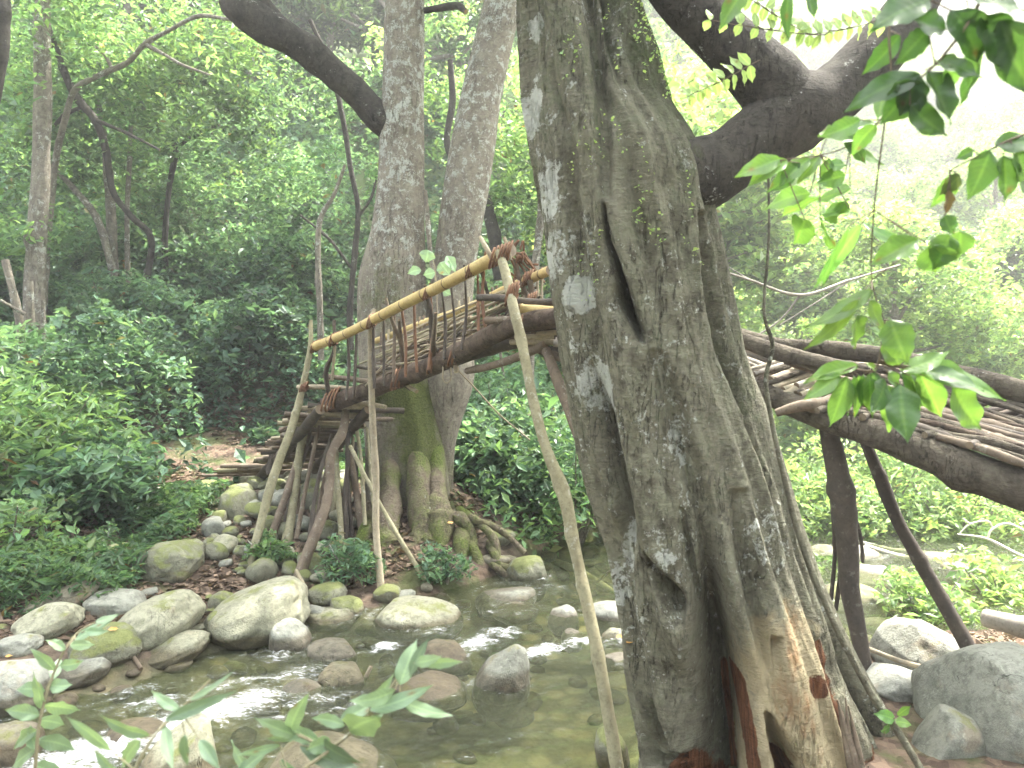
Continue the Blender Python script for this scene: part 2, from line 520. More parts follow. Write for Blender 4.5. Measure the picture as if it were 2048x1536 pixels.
M['bark_beam'] = mat_bark('bark_beam', (0.05, 0.038, 0.03), (0.125, 0.092, 0.07), 0.15, (0.06, 0.07, 0.025), 12, wood=(0.17, 0.135, 0.095))
M['root'] = mat_bark('bark_root', (0.10, 0.08, 0.06), (0.22, 0.18, 0.13), 0.2, (0.10, 0.13, 0.03), 12)
M['rock_pale'] = mat_rock('rock_pale_olive', (0.18, 0.18, 0.125), (0.30, 0.295, 0.215), 0.32, stain_amt=0.25)
M['rock_grey'] = mat_rock('rock_grey', (0.16, 0.165, 0.135), (0.29, 0.295, 0.25), 0.22)
M['rock_moss'] = mat_rock('rock_mossy', (0.12, 0.12, 0.085), (0.22, 0.22, 0.16), 0.66)
M['rock_white'] = mat_rock('rock_white', (0.23, 0.235, 0.20), (0.36, 0.365, 0.32), 0.14)
M['rock_red'] = mat_rock('rock_reddish', (0.12, 0.11, 0.08), (0.22, 0.20, 0.145), 0.3, stain=(0.26, 0.14, 0.08), stain_amt=0.35)
M['bamboo'] = mat_stick('bamboo_culm', (0.36, 0.26, 0.10), (0.48, 0.37, 0.17), 0.1, ring=True)
M['stick_pale'] = mat_stick('stick_pale', (0.24, 0.20, 0.14), (0.36, 0.31, 0.22), 0.4)
M['stick_brown'] = mat_stick('stick_brown', (0.085, 0.064, 0.046), (0.175, 0.137, 0.10), 0.4)
M['stick_dark'] = mat_stick('stick_dark', (0.045, 0.037, 0.031), (0.095, 0.078, 0.062), 0.2)
M['stick_lichen'] = mat_stick('stick_lichened', (0.17, 0.15, 0.09), (0.30, 0.28, 0.18), 0.75)
M['stick_grey'] = mat_stick('log_weathered_grey', (0.20, 0.18, 0.15), (0.34, 0.31, 0.27), 0.4)
M['vine'] = mat_stick('vine_lashing', (0.12, 0.06, 0.035), (0.22, 0.12, 0.07), 0.1)
M['stick_white'] = mat_stick('driftwood_bleached', (0.45, 0.42, 0.36), (0.62, 0.58, 0.5), 0.2)

# ------------------------------------------------------------------ terrain
yF_pts = np.array([(-30, 3.0), (-10, 3.4), (-4, 3.85), (-2.6, 4.1), (-2.1, 4.35), (-1.8, 4.75), (-.93, 5.25), (-.4, 5.75), (-.05, 6.25), (.22, 6.8), (.5, 7.5), (1.5, 8.2), (3, 8.7), (6, 9), (40, 11)])
yN_pts = np.array([(-30, 1.0), (-10, 1.6), (-4, 2.0), (-2, 2.3), (-.5, 2.5), (.1, 2.75), (.45, 3.2), (.8, 3.8), (1.5, 4.6), (2.5, 5.0), (4, 5.2), (40, 4)])

def ground_z(x, y, detail=True):
    x = np.asarray(x, float); y = np.asarray(y, float)
    yF = np.interp(x, yF_pts[:, 0], yF_pts[:, 1])
    yN = np.interp(x, yN_pts[:, 0], yN_pts[:, 1])
    dF = y - yF
    dN = yN - y
    inside = np.minimum(-dF, -dN)
    p = np.stack([x, y, np.zeros_like(x)], -1)
    bed = -0.03 - 0.25 * ss(0, 0.9, inside) + 0.05 * fbm(p * 1.3, 3, 3)
    # far bank, left: the slope under the forest
    zl = np.interp(dF, [0, 0.15, 0.8, 2.0, 3.2, 4.5, 6.0, 9.0, 16, 60], [-0.03, 0.05, 0.12, 0.24, 0.42, 0.62, 1.25, 3.0, 8.0, 34])
    zl = zl + 0.42 * np.exp(-(((x + 0.75) / 0.75) ** 2 + ((y - 7.1) / 0.9) ** 2))
    zl = zl + 0.15 * np.exp(-(((x + 1.9) / 0.55) ** 2 + ((y - 7.3) / 0.9) ** 2))
    # far bank, right: gravel bar, low bushes, then the opposite hillside
    zr = np.interp(dF, [0, 0.2, 1.5, 5, 9, 14, 25, 60, 160], [-0.03, 0.06, 0.2, 0.35, 1.2, 2.2, 7.5, 33, 70])
    w = ss(0.10, 0.36, x / np.maximum(y, 0.5))
    zfar = zl * (1 - w) + zr * w
    zn = np.interp(dN, [0, 0.15, 0.5, 1.2, 3, 20], [-0.03, 0.05, 0.16, 0.3, 0.34, 0.6])
    z = np.where(dF > 0, zfar, np.where(dN > 0, zn, bed))
    rough = ss(0.0, 0.8, np.maximum(dF, dN))
    far = ss(8, 30, y)
    z = z + rough * (0.05 * fbm(p * 1.7, 4, 11) + far * 0.9 * fbm(p * 0.18, 3, 5))
    if detail:
        z = z + rough * 0.018 * fbm(p * 9, 3, 8)
    return z

def lines(stops):
    out = []
    for (a, b, s) in stops:
        out.append(np.arange(a, b, s))
    return np.unique(np.round(np.concatenate(out), 4))
gx = lines([(-160, -40, 10), (-40, -12, 1.4), (-12, -5.5, 0.22), (-5.5, 5.5, 0.045), (5.5, 12, 0.22), (12, 50, 1.6), (50, 171, 10)])
gy = lines([(-30, 0, 2), (0, 2, 0.2), (2, 9.5, 0.045), (9.5, 16, 0.16), (16, 40, 0.9), (40, 260, 8)])
X, Y = np.meshgrid(gx, gy)
Z = ground_z(X, Y)
nx, ny = len(gx), len(gy)
V = np.stack([X, Y, Z], -1).reshape(-1, 3)
i = np.arange(ny - 1)[:, None]; j = np.arange(nx - 1)[None, :]
GF = np.stack([i * nx + j, i * nx + j + 1, (i + 1) * nx + j + 1, (i + 1) * nx + j], -1).reshape(-1, 4)

def mat_ground():
    m, N, L = newmat('forest_floor_and_streambed')
    tc = N.new('ShaderNodeTexCoord'); obj = tc.outputs['Object']
    sz = N.new('ShaderNodeSeparateXYZ'); L.new(obj, sz.inputs[0])
    n1 = noise(N, L, obj, 1.1, 6, 0.6)
    n2 = noise(N, L, obj, 14, 7, 0.7)
    n3 = noise(N, L, obj, 60, 4, 0.7)
    vo = N.new('ShaderNodeTexVoronoi'); vo.inputs['Scale'].default_value = 26; L.new(obj, vo.inputs['Vector'])
    vo2 = N.new('ShaderNodeTexVoronoi'); vo2.inputs['Scale'].default_value = 7; L.new(obj, vo2.inputs['Vector'])
    dirt = mixc(N, L, ramp_f(N, L, n2.outputs[0], 0.35, 0.65), (0.028, 0.023, 0.017), (0.095, 0.076, 0.056))
    sepv = N.new('ShaderNodeSeparateColor'); L.new(vo.outputs['Color'], sepv.inputs[0])
    litter = mixc(N, L, sepv.outputs[0], (0.05, 0.03, 0.022), (0.20, 0.14, 0.10))
    c = mixc(N, L, mathn(N, L, 'MULTIPLY', ramp_f(N, L, n1.outputs[0], 0.4, 0.6), 0.7), dirt, litter)
    green = mixc(N, L, n3.outputs[0], (0.03, 0.05, 0.015), (0.09, 0.12, 0.035))
    n6 = noise(N, L, obj, 2.3, 6, 0.65)
    c = mixc(N, L, mathn(N, L, 'MULTIPLY', ramp_f(N, L, n6.outputs[0], 0.5, 0.6), 0.7), c, green)
    # hill floor: dark humus and herbs, then grass lightened to paint a brighter background
    yy = ramp_f(N, L, sz.outputs[1], 9.5, 12.0)
    c = mixc(N, L, mathn(N, L, 'MULTIPLY', yy, 0.85), c, mixc(N, L, n2.outputs[0], (0.035, 0.055, 0.02), (0.10, 0.14, 0.055)))
    c = mixc(N, L, ramp_f(N, L, sz.outputs[1], 13.0, 24.0), c, mixc(N, L, n6.outputs[0], (0.09, 0.14, 0.045), (0.20, 0.27, 0.10)))
    # streambed: olive sand with rusty and dark cobbles
    sepw = N.new('ShaderNodeSeparateColor'); L.new(vo2.outputs['Color'], sepw.inputs[0])
    sand = mixc(N, L, ramp_f(N, L, n2.outputs[0], 0.3, 0.7), (0.27, 0.27, 0.16), (0.42, 0.41, 0.26))
    cob = mixc(N, L, sepw.outputs[0], (0.06, 0.05, 0.028), (0.22, 0.17, 0.10))
    cob = mixc(N, L, ramp_f(N, L, vo2.outputs['Distance'], 0.25, 0.55), cob, (0.05, 0.045, 0.025))
    xm = ramp_f(N, L, sz.outputs[1], 3.55, 4.2)
    cf = mathn(N, L, 'ADD', ramp_f(N, L, n1.outputs[0], 0.42, 0.56), xm, True)
    bed = mixc(N, L, mathn(N, L, 'MULTIPLY', cf, 0.85), sand, cob)
    uf = ramp_f(N, L, mathn(N, L, 'ADD', sz.outputs[2], mathn(N, L, 'MULTIPLY', n2.outputs[0], 0.04)), 0.07, 0.0)
    uf = mathn(N, L, 'SUBTRACT', 1.0, ramp_f(N, L, mathn(N, L, 'ADD', sz.outputs[2], mathn(N, L, 'MULTIPLY', n2.outputs[0], 0.04)), 0.0, 0.07))
    c = mixc(N, L, uf, c, bed)
    h = mathn(N, L, 'ADD', mathn(N, L, 'MULTIPLY', n2.outputs[0], 0.8), mathn(N, L, 'ADD', mathn(N, L, 'MULTIPLY', n3.outputs[0], 0.4), mathn(N, L, 'MULTIPLY', vo.outputs['Distance'], -0.4)))
    finish(N, L, c, 0.9, h, 0.7, 0.03, 0.2)
    return m
M['ground'] = mat_ground()
g = link('ground', mesh('ground', V, GF, mats=[M['ground']]))
tag(g, 'sloping forest floor and streambed with leaf litter and sand', kind='structure')

# ------------------------------------------------------------------ water
FOAM = [  # px, py, radius x (m), radius y (m), strength
    (430, 1420, .34, .16, 1.0), (330, 1455, .36, .16, 1.0), (220, 1490, .38, .18, 1.0), (130, 1520, .32, .2, .95), (520, 1395, .25, .15, .85),
    (300, 1400, .3, .1, .7), (600, 1350, .22, .16, .62), (560, 1310, .2, .14, .6), (640, 1290, .22, .1, .5), (700, 1420, .25, .12, .5), (770, 1300, .12, .06, .95), (880, 1278, .2, .07, .6),
    (950, 1300, .17, .10, 1.0), (1000, 1285, .18, .1, .8), (1090, 1312, .2, .07, 1.0), (1160, 1300, .15, .07, .9), (1240, 1300, .14, .05, .9),
    (1110, 1190, .1, .15, .5), (480, 1365, .4, .09, .62), (260, 1375, .3, .07, .55), (620, 1405, .3, .1, .58), (820, 1325, .25, .05, .5), (1050, 1240, .25, .06, .5), (980, 1240, .2, .05, .48), (1090, 1170, .15, .1, .5), (560, 1440, .2, .08, .6), (430, 1350, .3, .06, .45), (180, 1400, .4, .05, .45), (1000, 1480, .5, .04, .38), (900, 1525, .5, .03, .42), (750, 1260, .3, .05, .3), (1150, 1420, .2, .05, .35)]
wx = np.arange(-9, 12, 0.035); wy = np.arange(0.8, 10.5, 0.035)
X, Y = np.meshgrid(wx, wy)
foam = np.zeros_like(X)
for (px, py, rx, ry, s) in FOAM:
    Yw = CAM_Z / math.tan(math.atan((py - 768) / FPX) + R(PITCH))
    cx = P(px, py, Yw)[0]
    ang = 0.35
    dx = (X - cx) * math.cos(ang) + (Y - Yw) * math.sin(ang)
    dy = -(X - cx) * math.sin(ang) + (Y - Yw) * math.cos(ang)
    foam = np.maximum(foam, s * np.exp(-((dx / rx) ** 2 + (dy / ry) ** 2)))
p2 = np.stack([X, Y, np.zeros_like(X)], -1)
rip = ss(3.2, 4.2, Y) * 0.6 + 0.4
Zw = 0.05 * ss(4.55, 4.85, Y + 0.15 * X) + 0.010 * rip * fbm(p2 * np.array([5, 9, 1.0]), 3, 21) + 0.006 * fbm(p2 * 22, 2, 22) * rip
Zw = Zw + foam * (0.07 * np.abs(fbm(p2 * np.array([9, 13, 1.0]), 3, 31)) + 0.012)
Zw = Zw - 0.05 * ss(-.8, -2.2, X) * 0.6
nxw, nyw = len(wx), len(wy)
i = np.arange(nyw - 1)[:, None]; j = np.arange(nxw - 1)[None, :]
WF = np.stack([i * nxw + j, i * nxw + j + 1, (i + 1) * nxw + j + 1, (i + 1) * nxw + j], -1).reshape(-1, 4)
WV = np.stack([X, Y, Zw], -1).reshape(-1, 3)
gz = ground_z(WV[:, 0], WV[:, 1], False).reshape(-1)
keep = (gz < Zw.ravel() + 0.10)
WF = WF[keep[WF].any(axis=1)]
def mat_water():
    m, N, L = newmat('stream_water')
    tc = N.new('ShaderNodeTexCoord'); obj = tc.outputs['Object']
    at = N.new('ShaderNodeAttribute'); at.attribute_name = 'Col'
    sp = N.new('ShaderNodeSeparateColor'); L.new(at.outputs['Color'], sp.inputs[0])
    st = mapping(N, L, obj, (0.75, 1.9, 1))
    n1 = noise(N, L, st, 16, 5, 0.6, 0.6)
    n2 = noise(N, L, st, 70, 5, 0.7, 0.4)
    h = mathn(N, L, 'ADD', n1.outputs[0], mathn(N, L, 'MULTIPLY', n2.outputs[0], 0.3))
    b = N.new('ShaderNodeBump'); b.inputs['Strength'].default_value = 0.85; b.inputs['Distance'].default_value = 0.045
    L.new(h, b.inputs['Height'])
    gl = N.new('ShaderNodeBsdfGlossy'); gl.inputs['Roughness'].default_value = 0.06
    gl.inputs['Color'].default_value = (0.95, 0.97, 1, 1)
    L.new(b.outputs[0], gl.inputs['Normal'])
    tr = N.new('ShaderNodeBsdfTransparent'); tr.inputs['Color'].default_value = (0.74, 0.78, 0.58, 1)
    fr = N.new('ShaderNodeFresnel'); fr.inputs['IOR'].default_value = 1.33; L.new(b.outputs[0], fr.inputs['Normal'])
    mx = N.new('ShaderNodeMixShader'); L.new(mathn(N, L, 'MULTIPLY', fr.outputs[0], 0.85, True), mx.inputs[0])
    L.new(tr.outputs[0], mx.inputs[1]); L.new(gl.outputs[0], mx.inputs[2])
    df = N.new('ShaderNodeBsdfPrincipled'); df.inputs['Base Color'].default_value = (0.86, 0.88, 0.88, 1); df.inputs['Roughness'].default_value = 0.6
    L.new(b.outputs[0], df.inputs['Normal'])
    n3 = noise(N, L, st, 30, 9, 0.82, 1.6)
    nn = mathn(N, L, 'ADD', mathn(N, L, 'MULTIPLY', n1.outputs[0], .8), mathn(N, L, 'ADD', mathn(N, L, 'MULTIPLY', n2.outputs[0], .6), mathn(N, L, 'MULTIPLY', n3.outputs[0], 1.0)))
    ff = mathn(N, L, 'ADD', mathn(N, L, 'MULTIPLY', sp.outputs[0], 0.52), nn)
    ff = mathn(N, L, 'POWER', ramp_f(N, L, ff, 1.44, 1.82), 1.2)
    tb = N.new('ShaderNodeBsdfDiffuse'); tb.inputs['Color'].default_value = (0.24, 0.28, 0.13, 1)
    mt_ = N.new('ShaderNodeMixShader'); mt_.inputs[0].default_value = 0.05; L.new(mx.outputs[0], mt_.inputs[1]); L.new(tb.outputs[0], mt_.inputs[2])
    mx = mt_
    mf = N.new('ShaderNodeMixShader'); L.new(ff, mf.inputs[0]); L.new(mx.outputs[0], mf.inputs[1]); L.new(df.outputs[0], mf.inputs[2])
    out = N.new('ShaderNodeOutputMaterial'); L.new(mf.outputs[0], out.inputs['Surface'])
    return m
M['water'] = mat_water()
fc = np.stack([foam.ravel()] * 3, -1)
wob = link('stream_water', mesh('stream_water', WV, WF, attrs={'Col': fc}, mats=[M['water']]))
tag(wob, 'clear shallow stream with white rapids between boulders', kind='structure')

# ------------------------------------------------------------------ leaves
def leaf_cols(n, rng, b0=0.5, bs=0.14, yel=0.25, ys=0.2, brown=0.01):
    C = np.zeros((n, 4))
    C[:, 0] = np.clip(rng.normal(b0, bs, n), 0.2, 0.95)
    C[:, 1] = np.clip(rng.normal(yel, ys, n), 0, 1)
    C[:, 2] = (rng.random(n) < brown) * rng.uniform(0.4, 1, n)
    C[:, 3] = 1
    return C

def leaves(mb, P0, size, rng, C=None, droop=0.35, aspect=0.42, tilt=0.7, out_dir=None):
    """add a small folded leaf (two triangles) at every point of P0"""
    n = len(P0)
    if n == 0: return mb
    a = rng.uniform(0, 2 * np.pi, n)
    D = np.stack([np.cos(a), np.sin(a), -droop + rng.normal(0, 0.35, n)], -1)
    if out_dir is not None: D = D + out_dir
    D /= np.linalg.norm(D, axis=1)[:, None]
    U = np.stack([rng.normal(0, tilt, n), rng.normal(0, tilt, n), np.ones(n)], -1)
    S = np.cross(D, U); S /= np.linalg.norm(S, axis=1)[:, None] + 1e-9
    Nn = np.cross(S, D)
    s = size * np.exp(rng.normal(0, 0.33, n))
    s = s[:, None]
    base = P0 - D * s * 0.5
    tip = P0 + D * s * 0.5 - Nn * s * 0.08
    m1 = P0 - D * s * 0.05 + S * s * aspect * 0.5 + Nn * s * 0.07
    m2 = P0 - D * s * 0.05 - S * s * aspect * 0.5 + Nn * s * 0.07
    V = np.stack([base, m1, tip, m2], 1).reshape(-1, 3)
    k = np.arange(n)[:, None] * 4
    F3 = np.concatenate([k + np.array([[0, 2, 1]]), k + np.array([[0, 3, 2]])])
    if C is None: C = leaf_cols(n, rng)
    mb.add(V, None, F3, np.repeat(C, 4, axis=0))
    return mb

def cloud(rng, c, r, n, thr=0.5, freq=1.4, seed=0, shell=0.45):
    """points inside an ellipsoid, clumped by noise"""
    out = []
    got = 0
    for _ in range(12):
        m = n * 2
        d = rng.normal(0, 1, (m, 3)); d /= np.linalg.norm(d, axis=1)[:, None]
        rad = rng.uniform(shell ** 3, 1, m) ** (1 / 3)
        bump = 1 + 0.35 * fbm(d * 1.6 + seed, 3, seed)
        q = d * (rad * bump)[:, None] * np.array(r)
        keep = vnoise((q + seed * 7.7) * freq, seed) + 0.4 * (vnoise((q + seed) * freq * 2.7, seed + 5) - 0.5) > thr
        q = q[keep]
        out.append(q); got += len(q)
        if got >= n: break
    return np.vstack(out)[:n] + np.array(c)

def clumpy(C, q, seed, amp=0.5, f=1.6):  # paints lit clumps and shaded gaps into the leaf colour
    v = vnoise(np.asarray(q) * f + seed, seed + 3) - 0.5
    C[:, 0] = np.clip(C[:, 0] * (1 + amp * 1.6 * v), .12, 1)
    C[:, 1] = np.clip(C[:, 1] + v * .5, 0, 1)
    return C

def ground_cover(name, n, size, mat, region, hmax, label, cat_seed, yel=0.2, b0=0.5, freq=0.8, thr=0.45, aspect=0.42, brown=0.01, bs=0.12, steep=1.0, ylog=False):
    rng = np.random.default_rng(cat_seed)
    x0, x1, y0, y1, cond = region
    m = int(n * 4)
    if ylog:
        y = np.exp(rng.uniform(math.log(y0), math.log(y1), m))
    else:
        y = rng.uniform(y0, y1, m)
    x = rng.uniform(x0, x1, m)
    if ylog: x = x * y
    p = np.stack([x, y, np.zeros(m)], -1)
    dens = vnoise(p * freq, cat_seed) * 0.7 + vnoise(p * freq * 3.1, cat_seed + 2) * 0.3
    k = (dens > thr) & cond(x, y)
    x, y, dens = x[k][:n], y[k][:n], dens[k][:n]
    q = np.stack([x, y, np.zeros(len(x))], -1)
    hh = hmax * (0.35 + 1.1 * np.clip(fbm(q * freq * 1.3, 3, cat_seed + 4) + 0.4, 0, 1.2)) * ss(thr, thr + 0.15, dens)
    z = ground_z(x, y) + 0.02 + hh * (1 - rng.random(len(x)) ** 2 * 0.9)
    P0 = np.stack([x, y, z], -1)
    big = vnoise(q * 0.6, cat_seed + 9)
    C = leaf_cols(len(x), rng, b0, bs, yel, 0.2, brown)
    C[:, 0] *= 0.65 + 0.75 * big  # broad lit and shaded patches painted into the leaves
    C = clumpy(C, P0, cat_seed, .45, 2.5)
    C[:, 1] = np.clip(C[:, 1] + (big - 0.5) * 0.5, 0, 1)
    s = size if not callable(size) else size(x, y)
    mb = MB(); leaves(mb, P0, s, rng, C, aspect=aspect)
    o = mb.build(name, M[mat], smooth=False)
    tag(o, label, kind='stuff')
    return o

# hillside, left
def c_left(x, y):
    yF = np.interp(x, yF_pts[:, 0], yF_pts[:, 1])
    path = ((x + 3.6) / 1.1) ** 2 + ((y - 8.3) / 0.5) ** 2 < 1
    return (y - yF > 3.6) & (x / y < 0.2) & ~path & ~((x > -2.6) & (x < 0) & (y < 8.2))
ground_cover('undergrowth', 150000, lambda x, y: 0.05 + 0.0045 * y, 'leaf_cool', (-0.85, 0.2, 7.2, 22, c_left), 1.25, 'dense dark green undergrowth covering the slope behind the bridge', 101, yel=0.15, b0=0.5, freq=0.8, thr=0.33, ylog=True, aspect=0.5)
def c_right(x, y):
    yF = np.interp(x, yF_pts[:, 0], yF_pts[:, 1])
    return (y - yF > 0.9) & (x / y > 0.03)
ground_cover('valley_undergrowth', 120000, lambda x, y: 0.055 + 0.0055 * y, 'leaf_bright', (0.03, 0.95, 8, 75, c_right), 1.3, 'sunlit yellow green undergrowth on the far side of the stream', 131, yel=0.35, b0=0.5, freq=0.5, thr=0.33, ylog=True, aspect=0.5)
def c_bankL(x, y):
    yF = np.interp(x, yF_pts[:, 0], yF_pts[:, 1])
    return (y - yF > 0.9) & (y - yF < 4.5) & (x < 0.3) & ~((x > -1.4) & (x < 0.3) & (y < 7.4)) & ~((x > -2.55) & (x < -1.2) & (y < 7.9)) & ~((np.abs(x + 3.4) < 1.1) & (np.abs(y - 8.0) < 0.8))
ground_cover('bank_herbs', 42000, 0.065, 'leaf_mid', (-6.5, 0.3, 4.6, 9.2, c_bankL), 0.24, 'low mixed herbs and seedlings growing on the left bank', 151, yel=0.35, b0=0.55, freq=1.9, thr=0.43, aspect=0.34)
def c_rb(x, y):
    yF = np.interp(x, yF_pts[:, 0], yF_pts[:, 1])
    return ((y - yF > -2.3) & (y - yF < 2.5) & (x > 1.9)) | ((x > 0.1) & (x < 1.8) & (y - yF > 0.1))
ground_cover('gravel_bar_weeds', 22000, 0.07, 'leaf_bright', (0.1, 8, 5.4, 11, c_rb), 0.3, 'bright leafy weeds on the gravel bar across the water', 171, yel=0.3, b0=0.5, freq=1.2, thr=0.46)

# leaf litter
def litter():
    rng = np.random.default_rng(5)
    n = 90000
    x = rng.uniform(-6, 6, n); y = rng.uniform(1.5, 10, n)
    yF = np.interp(x, yF_pts[:, 0], yF_pts[:, 1]); yN = np.interp(x, yN_pts[:, 0], yN_pts[:, 1])
    k = ((y - yF > 0.5) | (yN - y > 0.25)) & (vnoise(np.stack([x, y, x * 0], -1) * 1.4, 77) > 0.28)
    x, y = x[k], y[k]
    P0 = np.stack([x, y, ground_z(x, y) + 0.012], -1)
    mb = MB(); C = leaf_cols(len(x), rng, 0.4, 0.16, 0.3, 0.35, 0)
    leaves(mb, P0, 0.06, rng, C, droop=0, tilt=0.35, aspect=0.5)
    tag(mb.build('leaf_litter', M['leaf_dead'], smooth=False), 'scattered dry brown leaves lying on the banks', kind='stuff')
litter()

# streambed cobbles (nobody could count them)
ICO = {}
def ico(sub):
    if sub not in ICO:
        bm = bmesh.new(); bmesh.ops.create_icosphere(bm, subdivisions=sub, radius=1)
        v = np.array([q.co[:] for q in bm.verts]); f = np.array([[w.index for w in q.verts] for q in bm.faces]); bm.free()
        ICO[sub] = (v, f)
    return ICO[sub]
def cobbles():
    rng = np.random.default_rng(12)
    v, f = ico(2)
    mb = MB()
    k = 0
    while k < 420:
        x, y = rng.uniform(-3.6, 3.6), rng.uniform(2.7, 8.4)
        yF = np.interp(x, yF_pts[:, 0], yF_pts[:, 1]); yN = np.interp(x, yN_pts[:, 0], yN_pts[:, 1])
        if not (yN - 0.1 < y < yF + 0.15): continue
        if y < 4.25 and -1.4 < x < 1.2 and rng.random() < 0.93: continue
        s = rng.uniform(0.025, 0.085) * (1.0 + 0.6 * (rng.random() < 0.15))
        d = v * (1 + 0.22 * fbm(v * 1.3 + k, 2, k % 50))[:, None]
        a = rng.uniform(0, 6.28)
        d = d * np.array([s * rng.uniform(0.9, 1.6), s, s * rng.uniform(0.45, 0.75)])
        d = d @ np.array([[math.cos(a), math.sin(a), 0], [-math.sin(a), math.cos(a), 0], [0, 0, 1]])
        mb.add(d + np.array([x, y, float(ground_z(x, y)) + s * 0.12]), None, f)
        k += 1
    tag(mb.build('streambed_cobbles', M['rock_red']), 'brown cobbles and gravel lying on the bed of the stream', kind='stuff')
cobbles()

# ------------------------------------------------------------------ boulders
def boulder_mesh(name, rx, ry, rz, tilt, seed, mat, sub=5, point=0.0, facets=3, power=2.4):
    rng = np.random.default_rng(seed)
    v, f = ico(sub)
    # superellipsoid for a blockier body
    d = v / (np.abs(v) ** power).sum(axis=1)[:, None] ** (1 / power)
    d = d * (1 + 0.20 * fbm(v * 1.1 + seed * 2.1, 3, seed) + 0.05 * fbm(v * 4 + seed, 4, seed + 3))[:, None]
    for _ in range(facets):
        n = rng.normal(0, 1, 3); n /= np.linalg.norm(n)
        h = rng.uniform(0.72, 0.9)
        t = d @ n
        over = np.maximum(t - h, 0)
        d = d - n[None, :] * (over * 0.85)[:, None]
    if point:
        d[:, 0] *= 1 - point * np.clip(d[:, 2], 0, 1)
    d = d * np.array([rx, ry, rz])
    a = R(tilt)
    x, z = d[:, 0].copy(), d[:, 2].copy()
    d[:, 0] = x * math.cos(a) - z * math.sin(a)
    d[:, 2] = x * math.sin(a) + z * math.cos(a)
    return mesh(name, d, None, f, mats=[M[mat]])

